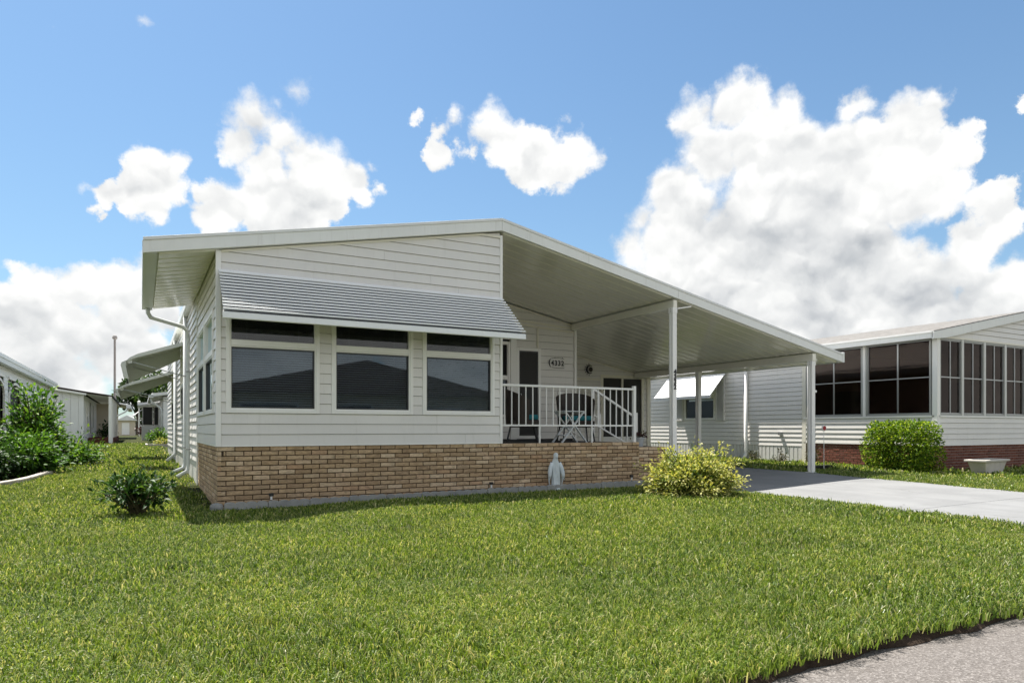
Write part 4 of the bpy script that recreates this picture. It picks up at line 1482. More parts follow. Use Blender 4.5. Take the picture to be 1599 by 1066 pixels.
LM = {
    'varieg': leaf_mat('variegated_leaf', [(0.0, (0.022, 0.060, 0.012)), (0.22, (0.055, 0.13, 0.020)), (0.42, (0.24, 0.29, 0.060)), (0.70, (0.50, 0.49, 0.15)), (1.0, (0.64, 0.58, 0.28))], 0.5, 0.34, 0.3, tcol=1.15),
    'dark': leaf_mat('dark_glossy_leaf', [(0.0, (0.010, 0.028, 0.008)), (0.5, (0.022, 0.060, 0.013)), (0.85, (0.05, 0.115, 0.022)), (1.0, (0.09, 0.16, 0.03))], 0.50, 0.22, 0.25),
    'clipped': leaf_mat('clipped_hedge_leaf', [(0.0, (0.030, 0.070, 0.010)), (0.45, (0.085, 0.16, 0.016)), (0.8, (0.20, 0.30, 0.025)), (1.0, (0.38, 0.44, 0.06))], 0.62, 0.42, 0.12),
    'mid': leaf_mat('garden_leaf', [(0.0, (0.018, 0.050, 0.010)), (0.5, (0.045, 0.12, 0.016)), (0.85, (0.11, 0.22, 0.03)), (1.0, (0.22, 0.32, 0.06))], 0.5, 0.34, 0.25),
    'tree': leaf_mat('tree_leaf', [(0.0, (0.014, 0.034, 0.010)), (0.6, (0.032, 0.070, 0.016)), (1.0, (0.07, 0.12, 0.03))], 0.5, 0.25),
    'red': leaf_mat('dark_red_leaf', [(0.0, (0.03, 0.006, 0.010)), (0.6, (0.07, 0.012, 0.02)), (1.0, (0.05, 0.05, 0.02))], 0.45, 0.2),
    'purple': leaf_mat('purplish_green_leaf', [(0.0, (0.022, 0.022, 0.014)), (0.6, (0.045, 0.055, 0.02)), (1.0, (0.10, 0.075, 0.05))], 0.45, 0.25),
}

# ------------------------------------------------------------------ garden things by the house
gz = ground(7.9, -1.35)
shrub('variegated_shrub', 'spreading cream and green variegated shrub on the lawn by the carport', 'shrub', (6.98, -2.32, ground(6.98, -2.32)), (0.84, 0.74, 0.80), 240, 62, 0.062, 0.030, LM['varieg'], young=0.72, jit=0.05, stretch=0.26, t0=0.30, lift=0.05)
shrub('leafy_shrub', 'low dark glossy shrub standing alone on the side lawn', 'shrub', (-1.02, -0.20, ground(-1.02, -.2)), (0.62, 0.50, 0.62), 46, 15, 0.115, 0.050, LM['dark'], jit=0.06, stretch=0.22, t0=0.34, single=True, lift=0.22, young=0.35, elmin=26, zmin=0.10)


def clipped_bush(name, label, loc, rad, n, L, W, mat):
    root = thing(name, label, 'bush', loc)
    rx, ry, rz = rad
    q = RNG.uniform(-1, 1, size=(n, 3))
    ax = RNG.integers(0, 3, n)
    q[np.arange(n), ax] = np.sign(q[np.arange(n), ax])
    q = unit(q)
    # superellipsoid: box-like with rounded shoulders
    p_ = 5.5
    k = (np.abs(q) ** p_).sum(1) ** (-1 / p_)
    lump = 0.97 + 0.05 * np.sin(q[:, 0] * 7 + q[:, 2] * 5) + 0.06 * np.sin(q[:, 1] * 9 + 2) * np.cos(q[:, 2] * 6) + 0.03 * np.sin(q[:, 1] * 17 + q[:, 2] * 13)
    depth = 1 - 0.62 * RNG.random(n) ** 1.7
    pts = q * k[:, None] * depth[:, None] * lump[:, None] * np.array([rx, ry, rz])
    pts[:, 2] += rz * 0.98
    keep = pts[:, 2] > 0.06
    pts, q = pts[keep], q[keep]
    n = len(pts)
    d = q * 0.7 + RNG.normal(size=(n, 3)) * 0.55
    u = RNG.normal(size=(n, 3)) * 0.7 + q * 0.1 + np.array([0, 0, 0.8])
    o_ = link('foliage', leaf_mesh('foliage', pts, d, u, RNG.uniform(.7, 1.2, n) * L, RNG.uniform(.8, 1.2, n) * W, RNG.random(n), mat), root)
    o_['kind'] = 'stuff'
    sm = MB()
    for i in range(14):
        a = random.uniform(0, 6.28)
        sm.tube([(random.uniform(-.1, .1), random.uniform(-.1, .1), 0), (rx * .4 * math.cos(a), ry * .4 * math.sin(a), rz * .8), (rx * .75 * math.cos(a), ry * .75 * math.sin(a), rz * 1.5)], [0.02, 0.012, 0.004], 5)
    sm.build('branch', M['stemgreen'], root, kind='stuff')
    return root


clipped_bush('clipped_bush', 'bright green clipped rounded bush at the corner of the red brick house', (15.62, -0.50, ground(15.6, -.6)), (0.50, 0.84, 0.63), 11000, 0.066, 0.040, LM['clipped'])

# statue of a veiled woman
STATUE_W = 0.92
st = thing('garden_statue', 'weathered white statue of a veiled woman with lowered open hands', 'statue', (5.70, -0.15, 0.045), R(-12))
st.scale = (STATUE_W, STATUE_W, 1.0)
mb = MB()
rings = [(0.0, .125, .085), (.02, .13, .09), (.035, .125, .085), (.05, .105, .075), (.10, .10, .070), (.20, .105, .070), (.32, .108, .070), (.42, .108, .068), (.50, .098, .062), (.555, .076, .052), (.59, .050, .044), (.615, .042, .044), (.65, .047, .052), (.68, .046, .052), (.705, .034, .040), (.718, .012, .016)]
n_ = 40
vs, fs = [], []
for (z, a, b) in rings:
    for k in range(n_):
        th = 2 * math.pi * k / n_
        fold = 1 + (0.12 * math.sin(th * 8 + z * 5) + 0.07 * math.sin(th * 13 + 1)) * (1 if 0.05 < z < 0.5 else 0.25)
        front = max(0.0, -math.sin(th))
        # open veil: the front is recessed between the falling edges of the mantle
        rec = 1 - (0.20 * front ** 6 if 0.10 < z < 0.52 else 0.14 * front ** 6 if z >= 0.6 and z < 0.69 else 0)
        vs.append((a * (0.84 if z < 0.56 else 1.0) * fold * rec * math.cos(th) + 0.006 * math.sin(z * 9), b * fold * rec * math.sin(th) - (0.012 if z > 0.6 else 0), z))
for i in range(len(rings) - 1):
    for k in range(n_):
        fs.append((i * n_ + k, i * n_ + (k + 1) % n_, (i + 1) * n_ + (k + 1) % n_, (i + 1) * n_ + k))
fs.append(tuple(range(n_ - 1, -1, -1)))
fs.append(tuple((len(rings) - 1) * n_ + k for k in range(n_)))
mb.add(vs, fs)
for s_ in (-1, 1):
    mb.tube([(s_ * .075, -.005, .53), (s_ * .112, -.018, .45), (s_ * .132, -.035, .37), (s_ * .142, -.055, .30), (s_ * .148, -.066, .255)], [.038, .042, .044, .034, .018], 10)
    # sleeve drape and open hand
    mb.tube([(s_ * .124, -.012, .42), (s_ * .142, -.012, .30), (s_ * .138, -.005, .19), (s_ * .120, 0, .10)], [.022, .022, .016, .006], 8)
    for f_ in range(4):
        mb.tube([(s_ * (.143 + .004 * f_), -.064 + .006 * f_, .262), (s_ * (.147 + .005 * f_), -.074 + .007 * f_, .236), (s_ * (.148 + .006 * f_), -.078 + .008 * f_, .212 + .004 * abs(f_ - 1))], [.0058, .005, .0035], 5)
    mb.tube([(s_ * .138, -.066, .262), (s_ * .128, -.080, .243)], [.006, .004], 5)
# face inside the veil, folded hems at the base
mb.lathe([(0.0, -.045), (.022, -.038), (.031, -.012), (.031, .012), (.022, .034), (0.004, .042)], 14, (0.0, -.042, .645), 0.95, 0.75)
mb.tube([(0, -.066, .652), (0, -.072, .638), (0, -.067, .632)], [.003, .006, .004], 5)
mb.tube([(-.08, -.055, .06), (-.03, -.088, .05), (.03, -.09, .055), (.085, -.05, .06)], [.02, .026, .026, .02], 8)
mb.build('statue_body', M['statue'], st, smooth=True)

# scalloped concrete edging along the brick
ed = thing('lawn_edging', 'row of grey scalloped concrete edging stones along the brick base', 'edging', (0, 0, 0))
LEN = 0.60


def edge_stone(x0, ln, y, zb, nsc=4):
    mb = MB()
    ring = [(x0, zb - 0.10), (x0 + ln, zb - 0.10)]
    topp = []
    for k in range(nsc):
        for q in range(6):
            a = math.pi * q / 5.0
            topp.append((x0 + ln * (k + 0.5 - 0.5 * math.cos(a)) / nsc, zb + 0.105 + 0.028 * math.sin(a)))
    pts = ring + topp[::-1]
    pp = []
    for p in pts:
        if not pp or abs(p[0] - pp[-1][0]) + abs(p[1] - pp[-1][1]) > 1e-6:
            pp.append(p)
    mb.prism([(x, y - 0.028, z) for x, z in pp], [(x, y + 0.028, z) for x, z in pp])
    o_ = mb.build('edging_stone', M['concrete'], ed, bevel=0.006)
    o_.rotation_euler = (0, 0, 0)
    return o_


x = 0.07
while x < 8.3:
    edge_stone(x, LEN - 0.008, -0.22 + random.uniform(-.008, .008), ground(x, -.2) + 0.010 + random.uniform(-.006, .006) + 0.006 * x)
    x += LEN
MB().lathe([(0.085, -0.1), (0.09, 0.09), (0.075, 0.125), (0.03, 0.14)], 14, (-0.03, -0.21, 0.0)).build('corner_stone', M['concrete'], ed)

# small black stake lights at the brick


def stake_light(x, label):
    z = 0.0075 * x + 0.02
    t = thing('stake_light', label, 'garden light', (x, -0.115, z), 0, 'stake lights along the brick base')
    MB().tube([(0, 0, -0.05), (0, 0, 0.13)], 0.009, 8).build('stake', M['black'], t)
    MB().box(-0.032, 0.032, -0.02, 0.03, 0.17, 0.215).build('lamp_head', M['black'], t, bevel=0.005)
    MB().tube([(0, 0, 0.12), (0, 0, 0.172)], 0.016, 8).build('lens', M['trim'], t)
    return t


stake_light(0.73, 'small black stake light at the left end of the brick base')
stake_light(4.40, 'small black stake light left of the statue at the middle of the brick base')
stake_light(7.48, 'small black stake light right of the statue near the variegated shrub')

# flower pot on the low ledge
fp = thing('flower_pot', 'grey white pot of dark red flowers on the low brick ledge', 'flower pot', (8.02, 0.34, 0.833))
MB().lathe([(0.085, 0.0), (0.09, 0.005), (0.115, 0.16), (0.128, 0.165), (0.128, 0.19), (0.112, 0.19), (0.105, 0.165), (0.01, 0.160)], 22).build('pot', M['pot'], fp, smooth=False)
n = 150
pp = RNG.normal(size=(n, 3)) * np.array([0.085, 0.075, 0.035]) + np.array([0, 0, 0.225])
pp[:, 2] = np.maximum(pp[:, 2], 0.185)
o = link('foliage', leaf_mesh('foliage', pp, RNG.normal(size=(n, 3)) + np.array([0, 0, .5]), RNG.normal(size=(n, 3)) * .4 + np.array([0, 0, 1]), RNG.uniform(.03, .07, n), RNG.uniform(.02, .04, n), RNG.random(n), LM['red']), fp)
o['kind'] = 'stuff'
mb = MB()
for k in range(7):
    a = k * 0.9
    mb.tube([(0, 0, 0.16), (0.05 * math.cos(a), 0.05 * math.sin(a), 0.22), (0.11 * math.cos(a), 0.10 * math.sin(a), 0.26 + 0.02 * (k % 3))], 0.004, 5)
mb.build('stem', M['stemgreen'], fp)

# reflector stake and dark box by the right post
rs = thing('driveway_marker', 'round red reflector on a thin white stake beside the driveway', 'marker', (13.72, 0.28, ground(13.7, .3)))
MB().tube([(0, 0, -0.05), (0, 0, 1.06)], 0.008, 6).build('stake', M['trim'], rs)
mb = MB(); mb.tube([(0, 0.012, 1.06), (0, -0.012, 1.06)], 0.075, 18); mb.v = mb.v; mb.build('backplate', M['trim'], rs)
mb = MB(); mb.tube([(0, -0.013, 1.06), (0, -0.022, 1.06)], 0.055, 18); mb.build('reflector', M['reddot'], rs)
bx = thing('edging_block', 'low dark block lying in the grass behind the right carport post', 'block', (13.95, 0.55, ground(13.9, .5)))
MB().box(-0.45, 0.35, -0.10, 0.10, -0.02, 0.13).build('block_body', M['black'], bx, bevel=0.01)

# ================================================================== RIGHT NEIGHBOUR
NX, NY = 16.4, -0.9
nb_ = thing('screened_house', 'white sided house with bronze screened porch on red brick, right of the driveway', 'house', (NX, NY, 0.1))
NO = (NX, NY, 0.1)
FN = lambda u, z, o: (NX - o, u, z)          # its long left wall
FF = lambda u, z, o: (u, NY - o, z)          # its street end
NBT = 0.775
NR = 24.8
bricks(FN, NY, 2.95, lambda u: ground(16.4, u) - 0.02, NBT, 0.215, 0.0722, M['redbrick'], M['mortar2'], nb_, NO, 160, corner_off=0.5)
bricks(FF, NX, NR, lambda u: 0.06, NBT, 0.215, 0.0722, M['redbrick'], M['mortar2'], nb_, NO, 120)
NS0, NP = 0.80, 0.137
NSILL = NS0 + 5 * NP
siding(FN, [(NY + .05, NS0), (2.97, NS0), (2.97, NSILL), (NY + .05, NSILL)], NS0, NP, M['siding'], nb_, NO, flip=True)
siding(FF, [(NX + .05, NS0), (NR, NS0), (NR, NSILL), (NX + .05, NSILL)], NS0, NP, M['siding'], nb_, NO)
mb = MB(NO); fbox(mb, FN, NY + .05, 2.97, NBT - .002, NS0, -.02, .02); mb.build('starter_strip', M['trim'], nb_)
mb = MB(NO); fbox(mb, FF, NX + .05, NR, NBT - .002, NS0, -.02, .02); mb.build('starter_strip', M['trim'], nb_)
mb = MB(NO); fbox(mb, FN, NY + .05, 2.97, NSILL, NSILL + 0.05, -.05, .03); mb.build('sill', M['trim'], nb_, bevel=0.004)
mb = MB(NO); fbox(mb, FF, NX + .05, NR, NSILL, NSILL + 0.05, -.05, .03); mb.build('sill', M['trim'], nb_, bevel=0.004)
EZ = 3.47
mb = MB(NO); mb.box(NX - 0.03, NX + 0.10, NY - 0.03, NY + 0.10, NBT, EZ + 0.1); mb.build('corner_post', M['trim'], nb_, bevel=0.005)
# gable siding above the screens
GS = 0.1905
RDG = 20.75


def nunder(x):
    return 3.475 + GS * (min(x, 2 * RDG - x) - 16.64)


GT = 3.52
siding(FF, [(NX + .1, GT), (NR, GT), (RDG, nunder(RDG)), (NX + 0.55, nunder(NX + .55) - 0.0), ], GT, NP, M['siding'], nb_, NO)
mb = MB(NO); fbox(mb, FF, NX + .101, NR, GT - 0.045, GT, -.03, .022); mb.build('frieze_trim', M['cream'], nb_)


def screen_unit(F, u0, u1, z0, z1, ncol, parent, slide=True):
    mb = MB(NO)
    ring_mb(mb, F, u0, u1, z0, z1, 0.045, -0.05, 0.012)
    w_ = mb.build('window', M['frame_grey'], parent)
    mid = z0 + (z1 - z0) * 0.495
    cw = (u1 - u0 - 0.09) / ncol
    for c in range(ncol):
        a = u0 + 0.045 + c * cw
        b = a + cw
        for (c0, c1) in ((z0 + 0.045, mid), (mid, z1 - 0.045)):
            g = MB(NO); fbox(g, F, a + .012, b - .012, c0 + .008, c1 - .008, -0.030 - 0.008 * (c % 2), -0.027 - 0.008 * (c % 2)); g.build('pane', M['glass_brown'], w_)
        fr = MB(NO); fbox(fr, F, a + .001, b - .001, mid - 0.014, mid + 0.014, -0.045, -0.004); fr.build('mid_rail', M['alum'], w_)
        fr = MB(NO); ring_mb(fr, F, a + .002, b - .002, z0 + .046, z1 - .046, 0.016, -0.044, -0.008); fr.build('sash', M['alum'], w_)
    return w_


WB, WT = NSILL + 0.055, GT - 0.05
screen_unit(FN, NY + 0.13, 0.98, WB, WT, 2, nb_)
screen_unit(FN, 1.08, 2.88, WB, WT, 2, nb_)
mb = MB(NO); fbox(mb, FN, 0.99, 1.07, WB, WT, -.05, .02); mb.build('mullion', M['trim'], nb_)
mb = MB(NO); fbox(mb, FN, 2.89, 3.02, 0.12, WT + 0.05, -.05, .02); mb.build('corner_trim', M['cream'], nb_)
u = NX + 0.11
for k in range(6):
    screen_unit(FF, u, u + 0.985, WB, WT, 2, nb_)
    mb = MB(NO); fbox(mb, FF, u + 0.986, u + 1.029, WB, WT, -.05, .022); mb.build('mullion', M['trim'], nb_)
    u += 1.03
mb = MB(NO)
mb.box(NX + 0.05, NR, NY + 0.1, 2.9, 0.70, 0.75); mb.build('floor', M['porchfloor'], nb_)
mb = MB(NO)
mb.box(NX + 0.06, NR, 2.93, 15, 0.1, EZ); mb.box(NR, NR + 0.1, NY, 2.93, 0.1, EZ)
mb.build('wall', M['porch_wall'], nb_)
for (x_, y_, w_, h_) in ((18.3, 1.6, 0.9, 1.5), (20.4, 1.9, 1.6, 1.55), (17.6, 2.4, 0.5, 2.3)):
    MB(NO).box(x_ - w_ / 2, x_ + w_ / 2, y_ - .3, y_ + .3, 0.752, h_).build('porch_cabinet', M['dark'], nb_)
# furniture shapes behind the glazing read as dark masses; long wall with lap siding beyond
long = [(3.03, 0.68), (15.0, 0.68), (15.0, EZ), (3.03, EZ)]
siding(FN, long, 0.68, 0.137, M['siding'], nb_, NO, openings=[(6.55, 8.05, 0.68 + 6 * .137, 0.68 + 17 * .137)], flip=True)
vertical_panels(FN, 3.03, 15.0, lambda u: ground(16.4, u) - 0.03, 0.675, 0.15, M['skirt'], nb_, NO)
nw0, nw1 = 0.68 + 6 * .137, 0.68 + 17 * .137
window(FN, 6.55, 8.05, nw0, nw1, 2.27, nb_, org=NO, blinds=False)
for (a, b) in ((6.10, 6.50), (8.10, 8.50)):
    mb = MB(NO)
    ring_mb(mb, FN, a, b, nw0 - 0.02, nw1, 0.05, 0.018, 0.05)
    sh = mb.build('shutter', M['skirt'], nb_)
    lm = MB(NO)
    z = nw0 + 0.04
    while z < nw1 - 0.07:
        lm.prism([FN(a + .05, z, .020), FN(b - .05, z, .020), FN(b - .05, z + .004, .020), FN(a + .05, z + .004, .020)], [FN(a + .05, z - .03, .044), FN(b - .05, z - .03, .044), FN(b - .05, z - .026, .044), FN(a + .05, z - .026, .044)])
        z += 0.034
    lm.build('louvre', M['skirt'], sh, kind='stuff')
mb = MB(NO)
ay0, ay1 = 5.95, 8.75
mb.prism([(NX - 0.005, ay0, 3.18), (NX - 0.005, ay1, 3.18), (NX - 0.82, ay1, 2.30), (NX - 0.82, ay0, 2.30)], [(NX - 0.005, ay0, 3.20), (NX - 0.005, ay1, 3.20), (NX - 0.83, ay1, 2.32), (NX - 0.83, ay0, 2.32)])
naw = mb.build('window_awning', M['awning'], nb_)
for k in range(11):
    t = (k + 0.5) / 11
    x_, z_ = NX - 0.01 - 0.81 * t, 3.195 - 0.88 * t
    MB(NO).prism([(x_, ay0, z_), (x_, ay1, z_), (x_ - .066, ay1, z_ - .058), (x_ - .066, ay0, z_ - .058)], [(x_ - .004, ay0, z_ + .012), (x_ - .004, ay1, z_ + .012), (x_ - .07, ay1, z_ - .045), (x_ - .07, ay0, z_ - .045)]).build('slat', M['awning'], naw)
MB(NO).box(NX - 0.84, NX - 0.815, ay0, ay1, 2.22, 2.315).build('valance', M['awning'], naw)
# roof
nroof = MB(NO)
nx0 = NX - 0.26


def ntop(x):
    return 3.475 + 0.20 + GS * (min(x, 2 * RDG - x) - 16.64) + 0.02


q = [(nx0, 3.42), (NX + .1, EZ), (RDG, nunder(RDG) + 0.02), (NR + .4, nunder(NR + .4)), (NR + .4, ntop(NR + .4)), (RDG, ntop(RDG)), (nx0, ntop(nx0))]
nroof.prism([(x, NY - 0.04, z) for x, z in q], [(x, 15.2, z) for x, z in q])
nroof = nroof.build('roof', M['shingle'], nb_)
MB(NO).box(nx0 - 0.03, nx0 - 0.001, NY - 0.06, 15.2, 3.43, ntop(nx0) - 0.035).build('fascia', M['fascia'], nroof)
MB(NO).box(nx0 - 0.055, nx0 + 0.02, NY - 0.065, 15.2, ntop(nx0) - 0.034, ntop(nx0) + 0.008).build('drip_edge', M['roofmetal'], nroof)
b_ = [(nx0 - 0.03, 3.43 - .02), (16.63, 3.46), (RDG, nunder(RDG)), (RDG, ntop(RDG) - 0.02), (nx0 - .03, ntop(nx0) - 0.02)]
MB(NO).prism([(x, NY - 0.095, z) for x, z in b_], [(x, NY - 0.042, z) for x, z in b_]).build('fascia', M['fascia'], nroof)
# shingle courses on the slope in view
for k in range(19):
    x0_ = nx0 + k * 0.24
    MB(NO).prism([(x0_, NY - 0.08, ntop(x0_) + 0.002), (x0_ + .25, NY - 0.08, ntop(x0_ + .25) + 0.001), (x0_ + .25, 15.15, ntop(x0_ + .25) + 0.001), (x0_, 15.15, ntop(x0_) + 0.002)],
                 [(x0_, NY - 0.08, ntop(x0_) + 0.018), (x0_ + .25, NY - 0.08, ntop(x0_ + .25) + 0.006), (x0_ + .25, 15.15, ntop(x0_ + .25) + 0.006), (x0_, 15.15, ntop(x0_) + 0.018)]).build('shingle_course', M['shingle'], nroof)
# downspouts
for yy in (5.10,):
    MB(NO).tube([(NX - 0.10, yy, 3.4), (NX - 0.10, yy, 0.45), (NX - 0.13, yy, 0.3), (NX - 0.30, yy - 0.03, 0.20)], 0.06, 8).build('downspout', M['trim'], nb_, smooth=True)
MB(NO).tube([(NX - 0.05, 2.78, 3.4), (NX - 0.05, 2.78, 0.3)], 0.035, 8).build('downspout', M['trim'], nb_, smooth=True)
MB(NO).tube([(NX - 0.22, 6.72, 3.42), (NX - 0.22, 6.72, 3.26), (NX - 0.09, 6.5, 3.12), (NX - 0.09, 6.45, 3.0)], 0.03, 8).build('downspout', M['trim'], nb_, smooth=True)
mb = MB(NO); mb.box(NX - 0.09, NX - 0.018, 3.74, 3.84, 1.00, 1.10); mb.build('outlet_box', M['alum'], nb_)

# trough planter
tp = thing('trough_planter', 'weathered white trough planter on the grass by the red brick base', 'planter', (16.9, -1.80, ground(17.0, -1.9)), R(6))
tp.scale = (0.86, 0.86, 0.9)
mb = MB()
mb.prism([(-.52, -.17, 0), (.52, -.17, 0), (.52, .17, 0), (-.52, .17, 0)], [(-.70, -.23, .36), (.70, -.23, .36), (.70, .23, .36), (-.70, .23, .36)])
mb.build('trough', M['planter'], tp, bevel=0.02)
mb = MB()
FT = lambda u, z, o: (u, z, o)
ring_mb(mb, FT, -.78, .78, -.28, .28, 0.10, 0.355, 0.41)
mb.build('rim', M['planter'], tp, bevel=0.012)
MB().box(-.675, .675, -.175, .175, 0.361, 0.375).build('potting_soil', M['soil'], tp)

# three small plants along the neighbour's wall
for (x, y, hh, lab) in ((15.75, 4.35, 0.42, 'small purplish plant at the foot of the downspout on the far wall'), (15.45, 3.05, 0.40, 'small purplish plant between the downspout and the right carport post'), (16.05, 2.35, 0.62, 'taller thin plant in the corner right behind the front carport post')):
    shrub('border_plant', lab, 'plant', (x, y, ground(x, y)), (0.24, 0.24, hh), 14, 9, 0.085, 0.035, LM['purple'], group='small plants along the neighbouring wall', t0=0.4, jit=0.03)

# ================================================================== LEFT SIDE: bushes, border, houses
shrub('flowering_bush', 'tall leafy bush with long loose branches beside the arched trellis', 'bush', (-3.40, 11.0, ground(-3.4, 11)), (0.75, 1.3, 2.05), 120, 44, 0.15, 0.075, LM['mid'], t0=0.3, jit=0.12, stretch=0.30, lift=0.15)
shrub('leafy_bush', 'bright green bush behind the stone border, in front of the tallest bush', 'bush', (-3.12, 7.6, ground(-3.1, 7.6)), (0.62, 1.0, 0.98), 110, 40, 0.12, 0.06, LM['mid'], t0=0.3, jit=0.08, stretch=0.2, young=0.45)
shrub('broad_bush', 'low spreading bush at the lawn end of the left row', 'bush', (-2.70, 11.6, ground(-2.7, 11.6)), (0.80, 1.2, 0.78), 100, 34, 0.12, 0.06, LM['mid'], t0=0.3, jit=0.08, stretch=0.35, lift=0.08)
shrub('shady_bush', 'dark green bush at the left edge above the border stones', 'bush', (-3.75, 6.4, ground(-3.5, 6.4)), (0.62, 0.9, 0.92), 90, 34, 0.11, 0.055, LM['dark'], t0=0.3, jit=0.08, stretch=0.2, young=0.3)

sb = thing('stone_border', 'pale stone border around the planting bed at the left edge', 'border', (-3.2, 5.2, ground(-3.2, 5.2)))
pts_b = [(-3.65, 4.0), (-3.30, 4.45), (-3.06, 5.0), (-2.92, 5.55), (-2.85, 6.10), (-2.80, 6.65), (-2.72, 7.2)]
for (a, b) in zip(pts_b, pts_b[1:]):
    za, zb = ground(*a), ground(*b)
    mb = MB((-3.2, 5.2, ground(-3.2, 5.2)))
    A, B_ = Vector((a[0], a[1], za + 0.035)), Vector((b[0], b[1], zb + 0.035))
    mb.beam(A.lerp(B_, .03), A.lerp(B_, .97), 0.12, 0.15)
    mb.build('border_stone', M['stone'], sb, bevel=0.02)
grid_b = MB()
bed = grid_b.add([(-6.5, 3.6, .1), (-3.6, 4.0, .12), (-2.8, 6.6, .19), (-2.6, 13.2, .235), (-6.5, 14, .25)], [(0, 1, 2, 3, 4)]).build('planting_bed', M['soil'])
bed['kind'] = 'structure'

# --- nearest left house: white, long eave, arched trellis
AX = -4.62
A_O = (AX, 12.0, 0.2)
ha = thing('trellis_house', 'white house at the far left with long white eave and arched trellis porch', 'house', A_O)
FA = lambda u, z, o: (AX + o, u, z)
mb = MB(A_O); mb.box(-11, AX - 0.06, 4.5, 27.0, 0.1, 3.2); mb.build('wall', M['dark'], ha)
siding(FA, [(4.5, 0.2), (27, 0.2), (27, 3.15), (4.5, 3.15)], 0.2, 0.2, M['whitepanel'], ha, A_O, openings=[(12.6, 14.7, 0.6, 2.8), (15.5, 18.0, 0.6, 2.8)], lap=0.01)
for (a, b) in ((12.6, 14.7), (15.5, 18.0)):
    mb = MB(A_O)
    n_ = 14
    zs, zt = 2.2, 2.8
    # flat panel with an arched cut-out: arch ring + posts
    w2 = (b - a) / 2
    cpt = (a + b) / 2
    for i in range(n_):
        t0_, t1_ = math.pi * i / n_, math.pi * (i + 1) / n_
        p0 = (cpt - (w2 - .09) * math.cos(t0_), zs + 0.42 * math.sin(t0_))
        p1_ = (cpt - (w2 - .09) * math.cos(t1_), zs + 0.42 * math.sin(t1_))
        q0 = (p0[0] + (cpt - p0[0]) * -0.05, zt); q1 = (p1_[0] + (cpt - p1_[0]) * -0.05, zt)
        o0 = (p0[0] - 0.05 * math.cos(t0_), p0[1] + 0.07 * math.sin(t0_) + 0.01)
        o1 = (p1_[0] - 0.05 * math.cos(t1_), p1_[1] + 0.07 * math.sin(t1_) + 0.01)
        mb.prism([FA(*p0, .0), FA(*p1_, .0), FA(*o1, .0), FA(*o0, .0)], [FA(*p0, .05), FA(*p1_, .05), FA(*o1, .05), FA(*o0, .05)])
    fbox(mb, FA, a, a + .09, .6, 2.25, 0, .05); fbox(mb, FA, b - .09, b, .6, 2.25, 0, .05)
    fbox(mb, FA, a, b, 2.74, 2.82, 0, .05)
    tr_ = mb.build('arched_trellis', M['trim'], ha)
    lt = MB(A_O)
    for k in range(-8, 26):
        u0_ = a + k * 0.14
        for sg in (1, -1):
            p0 = [u0_, 2.28]; p1_ = [u0_ + 0.5, 2.74]
            if sg < 0: p0, p1_ = [u0_, 2.74], [u0_ + 0.5, 2.28]
            if p0[0] < a or p1_[0] > b: continue
            cx_ = ((p0[0] + p1_[0]) / 2 - cpt) / w2
            if abs(cx_) < 0.72: continue
            lt.beam(FA(p0[0], p0[1], .02), FA(p1_[0], p1_[1], .02), 0.008, 0.022)
    lt.build('lattice', M['trim'], tr_, kind='stuff')
mb = MB(A_O)
mb.prism([(AX + 0.20, 4.3, 3.20), (AX + 0.20, 27.2, 3.20), (-11.5, 27.2, 4.2), (-11.5, 4.3, 4.2)], [(AX + 0.20, 4.3, 3.27), (AX + 0.20, 27.2, 3.27), (-11.5, 27.2, 4.35), (-11.5, 4.3, 4.35)])
ra = mb.build('roof', M['roofmetal'], ha)
mb = MB(A_O); mb.box(AX + 0.10, AX + 0.24, 4.28, 27.2, 3.05, 3.19); mb.build('gutter', M['gutter'], ra)
mb = MB(A_O); mb.box(AX + 0.201, AX + 0.26, 4.26, 27.2, 3.191, 3.30); mb.build('fascia', M['fascia'], ra)
MB(A_O).tube([(AX + 0.15, 12.4, 3.05), (AX + 0.15, 12.4, 2.9), (AX + 0.05, 12.35, 2.75), (AX + 0.05, 12.3, 0.4)], 0.04, 8).build('downspout', M['gutter'], ha, smooth=True)

# --- second left house: white vertical panels, brown roof edge, columned porch
B_O = (-3.9, 37.0, 0.26)
hb = thing('white_panel_house', 'white vertical panelled house with brown roof edge and columned porch along the alley', 'house', B_O)
mb = MB(B_O); mb.box(-13, -3.95, 37.06, 56, 0.1, 3.2)
mb.prism([(-13, 37.06, 3.2), (-3.95, 37.06, 3.2), (-6.5, 37.06, 3.75), (-8.5, 37.06, 3.9)], [(-13, 56, 3.2), (-3.95, 56, 3.2), (-6.5, 56, 3.75), (-8.5, 56, 3.9)])
mb.build('wall', M['whitepanel'], hb)
FB = lambda u, z, o: (u, 37.05 - o, z)
FBS = lambda u, z, o: (-3.94 + o, u, z)
u = -8.6
while u < -3.95:
    mb = MB(B_O); fbox(mb, FB, u, min(u + .385, -3.95), .5, 3.20 + 0.18 * (-3.95 - u) * .9, 0, .03); mb.build('wall_panel', M['whitepanel'], hb)
    u += 0.40
window(FBS, 39.2, 40.4, 1.2, 2.9, 2.0, hb, org=B_O, blinds=False)
mb = MB(B_O); ring_mb(mb, FBS, 42.0, 43.3, .8, 3.0, .08, 0, .04); db = mb.build('door', M['trim'], hb)
mb = MB(B_O); fbox(mb, FBS, 42.09, 43.21, .88, 2.92, .002, .01); mb.build('door_screen', M['screen'], db)
mb = MB(B_O); ring_mb(mb, FBS, 45.0, 46.4, 1.2, 2.9, .08, 0, .04); wb = mb.build('window', M['trim'], hb)
mb = MB(B_O); fbox(mb, FBS, 45.09, 46.31, 1.28, 2.82, .002, .01); mb.build('pane', M['bronze'], wb)
mb = MB(B_O)
